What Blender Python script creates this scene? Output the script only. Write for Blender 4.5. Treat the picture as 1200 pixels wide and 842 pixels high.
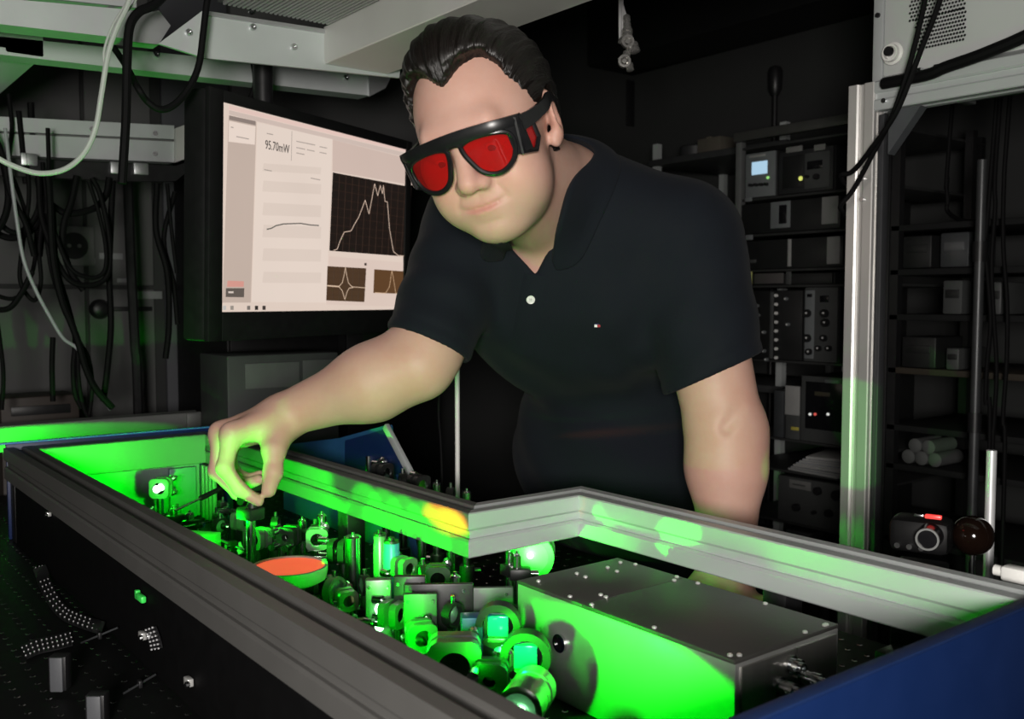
import bpy, bmesh, math, random
import numpy as np
from mathutils import Vector, Matrix

random.seed(7)
np.random.seed(7)
for _o in list(bpy.data.objects):
    bpy.data.objects.remove(_o, do_unlink=True)
SC = bpy.context.scene
COL = SC.collection

# ------------------------------------------------------------------ camera
F = 1130.0                      # focal length in pixels of the 1200 x 842 frame
PITCH = math.atan(69 / F)
CAM_Z = 1.25
YAW = math.radians(52.1)
cs, sn = math.cos(YAW), math.sin(YAW)
cam_d = bpy.data.cameras.new('camera')
cam = bpy.data.objects.new('camera', cam_d)
COL.objects.link(cam)
cam_d.sensor_fit = 'HORIZONTAL'
cam_d.sensor_width = 36.0
cam_d.lens = 36.0 * F / 1200
cam_d.clip_start = 0.02
cam_d.dof.use_dof = True
cam_d.dof.focus_distance = 1.18
cam_d.dof.aperture_fstop = 9.0
cam.location = (0, 0, CAM_Z)
cam.rotation_euler = (math.pi / 2 - PITCH, 0, YAW)
SC.camera = cam

# ------------------------------------------------------------------ exposure and world
SC.view_settings.view_transform = 'Standard'
SC.view_settings.look = 'None'
SC.view_settings.gamma = 1.0
SC.view_settings.use_curve_mapping = False
SC.view_settings.exposure = 0.0
world = bpy.data.worlds.new('lab_dark')
SC.world = world
world.use_nodes = True
world.node_tree.nodes['Background'].inputs[0].default_value = (0.6, 0.8, 0.75, 1)
world.node_tree.nodes['Background'].inputs[1].default_value = 0.004


# ------------------------------------------------------------------ frames: view (right, depth, z) and world
def W(r, d, z):
    return Vector((cs * r - sn * d, sn * r + cs * d, z))


def Wn(P):
    P = np.asarray(P, float)
    return np.stack([cs * P[..., 0] - sn * P[..., 1], sn * P[..., 0] + cs * P[..., 1], P[..., 2]], -1)


def ray(u, v):
    a = (u - 600) / F
    b = -(v - 421) / F
    d = math.cos(PITCH) + b * math.sin(PITCH)
    z = -math.sin(PITCH) + b * math.cos(PITCH)
    return a / d, z / d


def V(u, v, d):                 # pixel at a known depth -> view frame
    a, b = ray(u, v)
    return np.array([a * d, d, CAM_Z + b * d])


def PD(u, v, d):
    q = V(u, v, d)
    return W(*q)


def PZ(u, v, z):                # pixel on a horizontal plane
    a, b = ray(u, v)
    return PD(u, v, (z - CAM_Z) / b)


def PX(u, v, x):                # pixel on a plane x = const
    a, b = ray(u, v)
    return PD(u, v, x / (cs * a - sn))


def PY(u, v, y):
    a, b = ray(u, v)
    return PD(u, v, y / (sn * a + cs))


# ------------------------------------------------------------------ lights
def area(name, loc, target, size, power, color, shape='DISK'):
    l = bpy.data.lights.new(name, 'AREA')
    l.shape = shape
    l.size = size
    l.energy = power
    l.color = color
    o = bpy.data.objects.new(name, l)
    COL.objects.link(o)
    o.location = loc
    o.rotation_euler = (Vector(target) - Vector(loc)).to_track_quat('-Z', 'Y').to_euler()
    return o


def point(name, loc, power, color, radius=0.006):
    l = bpy.data.lights.new(name, 'POINT')
    l.energy = power
    l.color = color
    l.shadow_soft_size = radius
    o = bpy.data.objects.new(name, l)
    COL.objects.link(o)
    o.location = loc
    return o


def spotl(name, loc, target, power, ang, color, blend=0.15, radius=0.004, wide=1.0):
    l = bpy.data.lights.new(name, 'SPOT')
    l.energy = power
    l.color = color
    l.spot_size = math.radians(ang)
    l.spot_blend = blend
    l.shadow_soft_size = radius
    o = bpy.data.objects.new(name, l)
    COL.objects.link(o)
    o.location = loc
    o.rotation_euler = (Vector(target) - Vector(loc)).to_track_quat('-Z', 'Y').to_euler()
    o.scale = (wide, 1, 1)
    return o


# photographer's flash: a soft source behind the camera, a little above and left of it
area('flash_softbox', W(-0.06, -0.50, 1.27), W(0.05, 1.3, 1.26), 0.30, 31.0, (1.0, 0.95, 0.90))


# ------------------------------------------------------------------ object helpers
def tag(o, label=None, cat=None, group=None, kind=None):
    if label: o['label'] = label
    if cat: o['category'] = cat
    if group: o['group'] = group
    if kind: o['kind'] = kind
    return o


def empty(name, loc=(0, 0, 0), rz=0.0, label=None, cat=None, group=None, kind=None):
    o = bpy.data.objects.new(name, None)
    o.empty_display_size = 0.02
    COL.objects.link(o)
    o.location = loc
    o.rotation_euler = (0, 0, rz)
    return tag(o, label, cat, group, kind)


def frame3(d):
    d = Vector(d).normalized()
    up = Vector((0, 0, 1)) if abs(d.z) < 0.95 else Vector((1, 0, 0))
    a = d.cross(up).normalized()
    b = d.cross(a).normalized()
    return a, b, d


class MB:
    """collects shapes in one mesh"""

    def __init__(self):
        self.v = []
        self.f = []

    def add(self, vs, fs):
        n = len(self.v)
        self.v += [tuple(p) for p in vs]
        self.f += [tuple(i + n for i in q) for q in fs]
        return self

    def box(self, c, s, M=None, bev=0.0):
        x, y, z = s[0] / 2, s[1] / 2, s[2] / 2
        if bev <= 0:
            vs = [Vector((i * x, j * y, k * z)) for k in (-1, 1) for j in (-1, 1) for i in (-1, 1)]
            fs = [(0, 2, 3, 1), (4, 5, 7, 6), (0, 1, 5, 4), (2, 6, 7, 3), (0, 4, 6, 2), (1, 3, 7, 5)]
        else:
            b = min(bev, x * .9, y * .9, z * .9)
            bm = bmesh.new()
            bmesh.ops.create_cube(bm, size=1)
            for q in bm.verts:
                q.co = Vector((q.co.x * 2 * x, q.co.y * 2 * y, q.co.z * 2 * z))
            bmesh.ops.bevel(bm, geom=list(bm.edges), offset=b, segments=2, affect='EDGES', profile=0.5)
            bm.verts.index_update()
            vs = [q.co.copy() for q in bm.verts]
            fs = [tuple(q.index for q in fc.verts) for fc in bm.faces]
            bm.free()
        c = Vector(c)
        if M is not None:
            vs = [M @ q for q in vs]
        return self.add([q + c for q in vs], fs)

    def bar(self, p, q, w, h, up=(0, 0, 1), bev=0.0):
        """box running from p to q; w sideways, h along up"""
        p, q = Vector(p), Vector(q)
        d = (q - p)
        L = d.length
        d.normalize()
        side = d.cross(Vector(up)).normalized()
        u2 = side.cross(d).normalized()
        M = Matrix((d, side, u2)).transposed()
        return self.box((p + q) / 2, (L, w, h), M, bev)

    def cyl(self, p, q, r0, r1=None, n=20, caps=True):
        p, q = Vector(p), Vector(q)
        r1 = r0 if r1 is None else r1
        a, b, d = frame3(q - p)
        vs, fs = [], []
        for i in range(n):
            t = 2 * math.pi * i / n
            o = a * math.cos(t) + b * math.sin(t)
            vs += [p + o * r0, q + o * r1]
        for i in range(n):
            j = (i + 1) % n
            fs.append((2 * i, 2 * j, 2 * j + 1, 2 * i + 1))
        if caps:
            fs.append(tuple(2 * i for i in range(n))[::-1])
            fs.append(tuple(2 * i + 1 for i in range(n)))
        return self.add(vs, fs)

    def lathe(self, base, axis, prof, n=24):
        """prof: list of (radius, height along the axis)"""
        base = Vector(base)
        a, b, d = frame3(axis)
        vs, fs = [], []
        for r, h in prof:
            for i in range(n):
                t = 2 * math.pi * i / n
                vs.append(base + d * h + (a * math.cos(t) + b * math.sin(t)) * r)
        for k in range(len(prof) - 1):
            for i in range(n):
                j = (i + 1) % n
                fs.append((k * n + i, k * n + j, (k + 1) * n + j, (k + 1) * n + i))
        fs.append(tuple(range(n))[::-1])
        m = (len(prof) - 1) * n
        fs.append(tuple(m + i for i in range(n)))
        return self.add(vs, fs)

    def ring(self, c, axis, ro, ri, t, n=28):
        """flat ring with a square section, thickness t along the axis"""
        c = Vector(c)
        a, b, d = frame3(axis)
        vs, fs = [], []
        for i in range(n):
            an = 2 * math.pi * i / n
            o = a * math.cos(an) + b * math.sin(an)
            vs += [c + o * ro - d * t / 2, c + o * ro + d * t / 2, c + o * ri + d * t / 2, c + o * ri - d * t / 2]
        for i in range(n):
            j = (i + 1) % n
            for k in range(4):
                l = (k + 1) % 4
                fs.append((4 * i + k, 4 * j + k, 4 * j + l, 4 * i + l))
        return self.add(vs, fs)

    def tube(self, pts, r, n=8, close=False, rs=None):
        pts = [Vector(p) for p in pts]
        m = len(pts)
        vs, fs = [], []
        prev = None
        for i, p in enumerate(pts):
            if close:
                d = (pts[(i + 1) % m] - pts[i - 1]).normalized()
            else:
                d = (pts[min(i + 1, m - 1)] - pts[max(i - 1, 0)]).normalized()
            if prev is None:
                a, b, _ = frame3(d)
            else:
                a = (prev - d * prev.dot(d)).normalized()
                b = d.cross(a)
            prev = a
            rr = rs[i] if rs else r
            for k in range(n):
                t = 2 * math.pi * k / n
                vs.append(p + (a * math.cos(t) + b * math.sin(t)) * rr)
        for i in range(m if close else m - 1):
            i2 = (i + 1) % m
            for k in range(n):
                l = (k + 1) % n
                fs.append((i * n + k, i * n + l, i2 * n + l, i2 * n + k))
        if not close:
            fs.append(tuple(range(n))[::-1])
            fs.append(tuple((m - 1) * n + k for k in range(n)))
        return self.add(vs, fs)

    def sphere(self, c, r, n=16, m=10, sc=(1, 1, 1)):
        c = Vector(c)
        vs, fs = [c + Vector((0, 0, r * sc[2]))], []
        for k in range(1, m):
            ph = math.pi * k / m
            for i in range(n):
                t = 2 * math.pi * i / n
                vs.append(c + Vector((r * sc[0] * math.sin(ph) * math.cos(t), r * sc[1] * math.sin(ph) * math.sin(t), r * sc[2] * math.cos(ph))))
        vs.append(c - Vector((0, 0, r * sc[2])))
        for i in range(n):
            fs.append((0, 1 + i, 1 + (i + 1) % n))
        for k in range(m - 2):
            for i in range(n):
                j = (i + 1) % n
                fs.append((1 + k * n + i, 1 + (k + 1) * n + i, 1 + (k + 1) * n + j, 1 + k * n + j))
        e = len(vs) - 1
        for i in range(n):
            fs.append((e, 1 + (m - 2) * n + (i + 1) % n, 1 + (m - 2) * n + i))
        return self.add(vs, fs)

    def prism(self, poly, base, ax, ay, az, t):
        """2D polygon extruded by t along az (centred)"""
        base, ax, ay, az = Vector(base), Vector(ax), Vector(ay), Vector(az)
        n = len(poly)
        vs = [base + ax * p[0] + ay * p[1] - az * t / 2 for p in poly] + [base + ax * p[0] + ay * p[1] + az * t / 2 for p in poly]
        fs = [tuple(range(n))[::-1], tuple(range(n, 2 * n))]
        for i in range(n):
            j = (i + 1) % n
            fs.append((i, j, n + j, n + i))
        return self.add(vs, fs)

    def build(self, name, mat, parent=None, smooth=True, angle=35, wn=False):
        me = bpy.data.meshes.new(name)
        me.from_pydata(self.v, [], self.f)
        bm = bmesh.new()
        bm.from_mesh(me)
        bmesh.ops.recalc_face_normals(bm, faces=bm.faces)
        bm.to_mesh(me)
        bm.free()
        if smooth:
            me.polygons.foreach_set('use_smooth', [True] * len(me.polygons))
            me.set_sharp_from_angle(angle=math.radians(angle))
        me.materials.append(mat)
        o = bpy.data.objects.new(name, me)
        COL.objects.link(o)
        if parent is not None:
            o.parent = parent
        return o


def catmull(pts, k=8):
    pts = [Vector(p) for p in pts]
    P = [pts[0] * 2 - pts[1]] + pts + [pts[-1] * 2 - pts[-2]]
    out = []
    for i in range(1, len(P) - 2):
        p0, p1, p2, p3 = P[i - 1], P[i], P[i + 1], P[i + 2]
        for j in range(k):
            t = j / k
            out.append(0.5 * ((2 * p1) + (p2 - p0) * t + (2 * p0 - 5 * p1 + 4 * p2 - p3) * t * t + (3 * p1 - p0 - 3 * p2 + p3) * t ** 3))
    out.append(pts[-1])
    return out


def copy_tree(o, parent=None):
    c = o.copy()
    COL.objects.link(c)
    c.parent = parent
    for ch in list(o.children):
        copy_tree(ch, c)
    return c


# ------------------------------------------------------------------ materials
MATS = {}


def mat(name, col, rough=0.5, metal=0.0, var=0.12, scale=30.0, bump=0.0, bscale=200.0, stretch=None, spec=0.5, coat=0.0, emit=None, estr=0.0, col2=None):
    if name in MATS:
        return MATS[name]
    m = bpy.data.materials.new(name)
    m.use_nodes = True
    nt = m.node_tree
    b = nt.nodes['Principled BSDF']
    b.inputs['Roughness'].default_value = rough
    b.inputs['Metallic'].default_value = metal
    b.inputs['Specular IOR Level'].default_value = spec
    b.inputs['Coat Weight'].default_value = coat
    tc = nt.nodes.new('ShaderNodeTexCoord')
    mp = nt.nodes.new('ShaderNodeMapping')
    nt.links.new(tc.outputs['Object'], mp.inputs[0])
    if stretch:
        mp.inputs['Scale'].default_value = stretch
    nz = nt.nodes.new('ShaderNodeTexNoise')
    nz.inputs['Scale'].default_value = scale
    nz.inputs['Detail'].default_value = 4
    nt.links.new(mp.outputs[0], nz.inputs['Vector'])
    mx = nt.nodes.new('ShaderNodeMix')
    mx.data_type = 'RGBA'
    c2 = col2 or tuple(min(1, c * (1 + 2 * var)) for c in col)
    c1 = col if col2 else tuple(c * (1 - var) for c in col)
    mx.inputs[6].default_value = (*c1, 1)
    mx.inputs[7].default_value = (*c2, 1)
    nt.links.new(nz.outputs['Fac'], mx.inputs[0])
    nt.links.new(mx.outputs[2], b.inputs['Base Color'])
    mr = nt.nodes.new('ShaderNodeMapRange')
    mr.inputs['To Min'].default_value = max(0.02, rough - 0.08)
    mr.inputs['To Max'].default_value = min(1, rough + 0.08)
    nt.links.new(nz.outputs['Fac'], mr.inputs['Value'])
    nt.links.new(mr.outputs[0], b.inputs['Roughness'])
    if bump > 0:
        n2 = nt.nodes.new('ShaderNodeTexNoise')
        n2.inputs['Scale'].default_value = bscale
        n2.inputs['Detail'].default_value = 3
        nt.links.new(mp.outputs[0], n2.inputs['Vector'])
        bp = nt.nodes.new('ShaderNodeBump')
        bp.inputs['Strength'].default_value = bump
        bp.inputs['Distance'].default_value = 0.002
        nt.links.new(n2.outputs['Fac'], bp.inputs['Height'])
        nt.links.new(bp.outputs[0], b.inputs['Normal'])
    if emit:
        b.inputs['Emission Color'].default_value = (*emit, 1)
        b.inputs['Emission Strength'].default_value = estr
    MATS[name] = m
    return m


ALU = mat('brushed_aluminium', (0.50, 0.51, 0.52), 0.42, 0.85, 0.06, 14, 0.04, 300, (1, 1, 1))
ALU_D = mat('anodised_grey_aluminium', (0.16, 0.165, 0.16), 0.5, 0.6, 0.1, 20, 0.05, 250)
ALU_W = mat('matt_natural_aluminium', (0.52, 0.55, 0.55), 0.45, 0.35, 0.06, 12, 0.04, 250)
STEEL = mat('polished_steel', (0.62, 0.63, 0.64), 0.2, 1.0, 0.05, 40)
BLACK = mat('black_anodised', (0.012, 0.012, 0.013), 0.4, 0.2, 0.2, 60)
BLACK_S = mat('black_satin_plastic', (0.006, 0.006, 0.0065), 0.55, 0.0, 0.2, 60, 0.05, 400, spec=0.25)
BLACK_G = mat('black_gloss', (0.006, 0.006, 0.007), 0.15, 0.0, 0.2, 40)
RUB = mat('black_cable_rubber', (0.003, 0.003, 0.0033), 0.7, 0.0, 0.2, 80, spec=0.12)
BLUE = mat('blue_powder_coat', (0.0045, 0.018, 0.082), 0.42, 0.0, 0.1, 20, 0.06, 500)
BLUE_L = mat('light_blue_edge', (0.06, 0.22, 0.55), 0.4, 0.1, 0.1, 20)
WHITE = mat('white_paint', (0.72, 0.72, 0.69), 0.45, 0.0, 0.05, 20)
GREYP = mat('grey_painted_steel', (0.36, 0.38, 0.38), 0.5, 0.1, 0.06, 20, 0.03, 300)


# ------------------------------------------------------------------ the room
TZ = 0.84                        # top of the optical table
WALL = mat('dark_grey_wall', (0.024, 0.025, 0.025), 0.85, 0, 0.12, 3, 0.15, 80)
WALL_L = mat('grey_wall_panel', (0.085, 0.086, 0.086), 0.85, 0, 0.1, 4, 0.12, 90)
FLOORM = mat('dark_vinyl_floor', (0.03, 0.032, 0.033), 0.5, 0, 0.15, 6)
CEILM = mat('black_ceiling', (0.012, 0.012, 0.013), 0.8, 0, 0.1, 6)


def struct(name, mb, m, **k):
    o = mb.build(name, m, **k)
    o['kind'] = 'structure'
    return o


struct('floor', MB().box((-0.6, 0.5, -0.05), (4.4, 4.6, 0.1)), FLOORM)
struct('ceiling', MB().box((-0.6, 0.5, 2.75), (4.4, 4.6, 0.1)), CEILM)
wl = struct('wall_left', MB().box((-2.70, 0.5, 1.35), (0.1, 4.6, 2.7)), WALL)
struct('wall_back', MB().box((-0.6, 2.70, 1.35), (4.4, 0.1, 2.7)), WALL)
# wall panels with dark joints on the left wall
for i, (y0, y1) in enumerate(((-0.60, 0.10), (0.11, 0.66), (0.67, 0.835), (0.865, 1.05), (1.06, 1.7))):
    for z0, z1 in ((0.0, 1.28), (1.29, 2.1)):
        MB().box((-2.642, (y0 + y1) / 2, (z0 + z1) / 2), (0.016, y1 - y0, z1 - z0), None, 0.003).build(
            'wall_panel', WALL_L if i != 3 else mat('blue_grey_panel', (0.06, 0.062, 0.070), 0.7, 0, 0.1, 4), wl)

# ------------------------------------------------------------------ aluminium profile with grooves
def rail_mesh(p, q, w, h, up=(0, 0, 1), slots='lrtb', sl=0.010, dp=0.006, m0=0, m1=0):
    """extruded slotted profile from p to q (centre line)"""
    p, q = Vector(p), Vector(q)
    d = (q - p).normalized()
    side = d.cross(Vector(up)).normalized()
    u2 = side.cross(d).normalized()
    a, b = w / 2, h / 2
    s2, t2 = sl / 2, sl / 2 + 0.003
    pr = []

    def edge(p0, p1, inw, slot):
        (x0, y0), (x1, y1) = p0, p1
        L = math.hypot(x1 - x0, y1 - y0)
        ux, uy = (x1 - x0) / L, (y1 - y0) / L
        c = 0.0015
        pr.append((x0 + ux * c, y0 + uy * c))
        if slot:
            m = L / 2
            for t, k in ((m - t2, 0), (m - s2, dp * .35), (m - s2, dp), (m + s2, dp), (m + s2, dp * .35), (m + t2, 0)):
                pr.append((x0 + ux * t + inw[0] * k, y0 + uy * t + inw[1] * k))
        pr.append((x1 - ux * c, y1 - uy * c))
    edge((-a, -b), (a, -b), (0, 1), 'b' in slots)
    edge((a, -b), (a, b), (-1, 0), 'r' in slots)
    edge((a, b), (-a, b), (0, -1), 't' in slots)
    edge((-a, b), (-a, -b), (1, 0), 'l' in slots)
    mb = MB()
    n = len(pr)
    vs = [p + side * x + u2 * y + d * (m0 * x) for x, y in pr] + [q + side * x + u2 * y + d * (m1 * x) for x, y in pr]
    fs = [(i, (i + 1) % n, n + (i + 1) % n, n + i) for i in range(n)]
    fs += [tuple(range(n))[::-1], tuple(range(n, 2 * n))]
    mb.add(vs, fs)
    return mb


# ------------------------------------------------------------------ optical table
TABLE = empty('optical_table', (-1.2, 0.52, 0), 0, 'black optical table with a grid of threaded holes under the laser enclosure', 'table')
TB = Vector(TABLE.location)
MB().box(Vector((-1.15, 0.50, TZ - 0.06)) - TB, (2.2, 1.10, 0.12), None, 0.004).build('table_top', mat('black_table_steel', (0.0045, 0.0046, 0.0048), 0.5, 0.0, 0.2, 50, spec=0.15), TABLE)
for x in (-2.15, -0.2):
    for y in (0.08, 0.92):
        MB().box(Vector((x, y, 0.36)) - TB, (0.12, 0.12, 0.72), None, 0.006).build('leg', BLACK, TABLE)
mb = MB()
for i in range(86):
    for j in range(43):
        x, y = -2.235 + i * 0.025, -0.03 + j * 0.025
        if y > 0.36 and (y < 0.6 and x > -0.4):
            continue
        c = Vector((x, y, TZ + 0.0004)) - TB
        n = 6
        vs = [c + Vector((0.0036 * math.cos(2 * math.pi * k / n), 0.0036 * math.sin(2 * math.pi * k / n), 0)) for k in range(n)]
        vs += [c + Vector((0.0024 * math.cos(2 * math.pi * k / n), 0.0024 * math.sin(2 * math.pi * k / n), 0.0006)) for k in range(n)]
        mb.add(vs, [(k, (k + 1) % n, n + (k + 1) % n, n + k) for k in range(n)])
tag(mb.build('threaded_holes', mat('bare_steel_rim', (0.5, 0.5, 0.5), 0.25, 1.0, 0.1, 60), TABLE, smooth=False), kind='stuff')

# ------------------------------------------------------------------ laser enclosure: frame of slotted rails with coloured end panels
RT = 1.0                          # top of the rails
RH, RW = 0.054, 0.046
ENC = empty('laser_enclosure', (-1.09, 0.55, TZ), 0, 'open enclosure of grooved aluminium rails with blue end panels round the glowing green optics', 'enclosure')
EB = Vector(ENC.location)
yn, yl, yr, xj, xl, xr = 0.363, 0.648, 0.822, -0.916, -1.815, -0.362
zc = RT - RH / 2


def erail(p, q, m=None, **k):
    return rail_mesh(Vector(p) - EB, Vector(q) - EB, RW, RH, **k).build('rail', m or ALU_W, ENC, angle=25)


hw_ = RW / 2
erail((xl, yn - hw_, zc), (xr, yn - hw_, zc), mat('dimmed_near_rail', (0.115, 0.113, 0.107), 0.5, 0.3, 0.08, 14, 0.04, 250))  # same aluminium as the other rails, shade put in as a darker colour
erail((xl, yl + hw_, zc), (xj - hw_, yl + hw_, zc), mat('flash_dimmed_rail', (0.125, 0.13, 0.125), 0.5, 0.2, 0.08, 14, 0.04, 250), m1=1)  # same aluminium, colour darkened so white flash light barely pales the green
erail((xj - hw_, yl + hw_, zc), (xj - hw_, yr + hw_, zc), m0=-1, m1=-1)
erail((xj - hw_, yr + hw_, zc), (xr, yr + hw_, zc), m0=1)
erail((xl + RW / 2 + .001, yn, zc), (xl + RW / 2 + .001, yl, zc), MATS['flash_dimmed_rail'], slots='l')
# posts under the corners
for x, y in ((xl + .023, yn - .023), (xl + .023, yl + .023), (-0.62, yr + .026), (xr - .03, yr + .026), (xr - .03, yn - .023), (-1.25, yl + .026)):
    MB().box(Vector((x, y, (TZ + .001 + RT - RH) / 2)) - EB, (0.03, 0.03, RT - RH - TZ - .001), None, 0.002).build('post', BLACK, ENC)
# black panel closing the near side, panels behind the far rails
MB().box(Vector(((xl + xr) / 2, yn - 0.034, (TZ + RT - RH) / 2)) - EB, (xr - xl, 0.006, RT - RH - TZ - .003), None, 0.001).build('side_panel', mat('black_flocked_panel', (0.003, 0.003, 0.0032), 0.7, 0.0, 0.2, 40, spec=0.08), ENC)
# grey end plate at the far end with a screw-hole and a rim
MB().box(Vector((xl + 0.010, (yn + yl) / 2, 0.894)) - EB, (0.010, yl - yn, 0.104), None, 0.001).build('end_plate', mat('grey_plate', (0.20, 0.23, 0.24), 0.5, 0.2, 0.06, 14), ENC)
mb = MB()
c = PX(180, 541, xl + 0.016)
mb.ring(c - EB, (1, 0, 0), 0.010, 0.006, 0.003)
mb.build('port_ring', BLACK, ENC)
MB().box(Vector((xl + 0.02, yl - 0.035, 0.89)) - EB, (0.012, 0.05, 0.096), None, 0.002).build('cover_strip', mat('teal_grey', (0.12, 0.20, 0.20), 0.45, 0.2), ENC)
for k in range(4):
    MB().box(Vector((xl + 0.045 + k * .018, yl - 0.004, 0.893)) - EB, (0.010, 0.008, 0.10), None, 0.002).build('corner_fin', MATS['flash_dimmed_rail'], ENC)
# blue panels at both ends
c = Vector((xl - 0.006, 0.515, TZ)) - EB
ep = MB().box(c + Vector((0, 0.006, 0.083)), (0.008, 0.398, 0.164), None, 0.001).build('end_panel', BLUE, ENC)
MB().box(c + Vector((0, 0.0, 0.1665)), (0.010, 0.425, 0.003), None, 0.0008).build('top_edge', BLUE_L, ep)
MB().box(c + Vector((0.0, -0.2125, 0.155)), (0.010, 0.004, 0.022), None, 0.0008).build('top_edge', BLUE_L, ep)
c = Vector((xr + 0.006, 0.55, TZ)) - EB
bp_ = MB().box(c + Vector((0, 0.0, 0.0805)), (0.010, 0.72, 0.1585), None, 0.0015).build('end_panel', BLUE, ENC)
MB().box(c + Vector((0.0, 0.0, 0.1615)), (0.012, 0.72, 0.0025), None, 0.0008).build('top_edge', mat('dark_blue_edge', (0.006, 0.02, 0.08), 0.5), bp_)

# second enclosure beyond the blue divider
e2_ = empty('far_enclosure', (-2.14, 0.40, TZ), 0, 'far rail frame glowing green beyond the thin blue divider panel', 'enclosure')
B2 = Vector(e2_.location)
rail_mesh(Vector((-2.16, -0.1, zc)) - B2, Vector((-2.16, 0.775, zc)) - B2, RW, RH, slots='t').build('rail', MATS['flash_dimmed_rail'], e2_)
rail_mesh(Vector((-2.16, 0.752, TZ)) - B2, Vector((-2.16, 0.752, RT - RH)) - B2, 0.04, 0.04, up=(0, 1, 0)).build('post', ALU_D, e2_)
rail_mesh(Vector((-2.16, -0.07, TZ)) - B2, Vector((-2.16, -0.07, RT - RH)) - B2, 0.04, 0.04, up=(0, 1, 0)).build('post', ALU_D, e2_)
MB().box(Vector((-2.135, 0.775 - 0.018, zc)) - B2, (0.006, 0.030, RH - .004), None, 0.001).build('corner_plate', MATS['flash_dimmed_rail'], e2_)

# ------------------------------------------------------------------ overhead shelf of rails above the table
OV = empty('overhead_shelf', (-1.45, 0.6, 1.62), 0, 'overhead shelf of pale aluminium rails with a ribbed mesh underside and screws', 'shelf')
OB = Vector(OV.location)


def quad_plate(name, pts, th, m, parent, base, nrm):
    nrm = Vector(nrm)
    pts = [Vector(p) - base for p in pts]
    n = len(pts)
    vs = pts + [p + nrm * th for p in pts]
    fs = [tuple(range(n))[::-1], tuple(range(n, 2 * n))] + [(i, (i + 1) % n, n + (i + 1) % n, n + i) for i in range(n)]
    return MB().add(vs, fs).build(name, m, parent)


XF = -1.45
# front plate (slightly out of level, as hung) and its screws
fp = quad_plate('front_plate', [PX(186, 51, XF), PX(238, 12, XF), PX(472, 56, XF), PX(468, 91, XF), PX(240, 68, XF)], 0.006, ALU_W, OV, OB, (-1, 0, 0))
lip = quad_plate('plate_lip', [PX(238, 12, XF + .004), PX(472, 48, XF + .004), PX(472, 53, XF + .004), PX(238, 17, XF + .004)], 0.014, ALU, OV, OB, (-1, 0, 0))
for u, v in ((221, 38), (296, 32), (344, 55), (453, 71), (343, 16), (452, 35), (466, 44), (295, 13)):
    c = PX(u, v, XF + 0.001)
    MB().lathe(c - OB, (1, 0, 0), [(0.0052, -0.002), (0.0052, 0.003), (0.0044, 0.0045), (0.0022, 0.0045), (0.0020, 0.002), (0.0001, 0.002)], 16).build('screw', STEEL, OV)
# left upper rail, back rail, rail running back on the left, side rail over the person
quad_plate('upper_rail', [PX(-420, -40, XF - .02), PX(182, 14, XF - .02), PX(190, 50, XF - .02), PX(-420, -20, XF - .02)], 0.045, ALU_W, OV, OB, (-1, 0, 0))
quad_plate('upper_rail', [PX(-420, -75, XF - .06), PX(160, -8, XF - .06), PX(160, 9, XF - .06), PX(-420, -52, XF - .06)], 0.045, ALU_W, OV, OB, (-1, 0, 0))
quad_plate('bracket_plate', [PX(150, 22, XF - .012), PX(186, 12, XF - .012), PX(200, 30, XF - .012), PX(186, 52, XF - .012), PX(150, 48, XF - .012)], 0.004, ALU, OV, OB, (-1, 0, 0))
quad_plate('back_rail', [PX(-420, 0, -1.72), PX(436, 87, -1.72), PX(433, 112, -1.72), PX(-420, 17, -1.72)], 0.045, ALU_W, OV, OB, (-1, 0, 0))
quad_plate('rail_end_cap', [PX(432, 88, -1.716), PX(462, 82, -1.716), PX(452, 103, -1.716), PX(433, 113, -1.716)], 0.004, ALU, OV, OB, (-1, 0, 0))
for u, v in ((183, 64), (405, 91)):
    c = PX(u, v, -1.72)
    MB().lathe(c - OB, (1, 0, 0), [(0.006, -0.002), (0.006, 0.003), (0.005, 0.005), (0.0026, 0.005), (0.0024, 0.002), (0.0001, 0.002)], 16).build('screw', STEEL, OV)
zl = PX(46, 71, -1.75).z
yl0 = PX(46, 71, -1.75).y
rail_mesh(Vector((-1.72, yl0 - 0.06, zl + 0.03)) - OB, Vector((-2.55, yl0 - 0.06, zl + 0.03)) - OB, 0.12, 0.06, slots='b').build('long_rail', ALU_W, OV)
zs = 1.635
mb = rail_mesh(Vector((XF, 0.80, zs + 0.03)) - OB, Vector((0.1, 0.80, zs + 0.03)) - OB, 0.118, 0.06, slots='', sl=0.012)
mb.build('side_rail', mat('pale_aluminium', (0.55, 0.55, 0.53), 0.5, 0.3, 0.06, 10), OV)
# ribbed underside between the rails
mb = MB()
y0, y1 = 0.560, 0.742
mb.box(Vector(((XF + 0.1) / 2 + 0.02, (y0 + y1) / 2, 1.700)) - OB, (-XF + 0.12, y1 - y0, 0.004))
mb.build('shelf_sheet', mat('dark_mesh_sheet', (0.10, 0.105, 0.105), 0.5, 0.4), OV)
rib = None
for i in range(24):
    y = y0 + 0.006 + i * (y1 - y0 - 0.012) / 23
    if rib is None:
        rib = MB().box((0, 0, 0), (-XF + 0.10, 0.0042, 0.006), None, 0.001).build('rib', mat('rib_grey', (0.34, 0.35, 0.34), 0.5, 0.3), OV)
        r_ = rib
    else:
        r_ = rib.copy()
        COL.objects.link(r_)
    r_.location = Vector(((XF + 0.1) / 2 + 0.02, y, 1.695)) - OB
# hanger rods up to the ceiling
for x, y, z_ in ((-1.492, 0.30, 1.64), (-1.44, 0.82, 1.69), (0.05, 0.60, 1.70), (0.05, 0.82, 1.69)):
    MB().cyl(Vector((x, y, z_)) - OB, Vector((x, y, 2.70)) - OB, 0.008, None, 12).build('hanger_rod', STEEL, OV)
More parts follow.
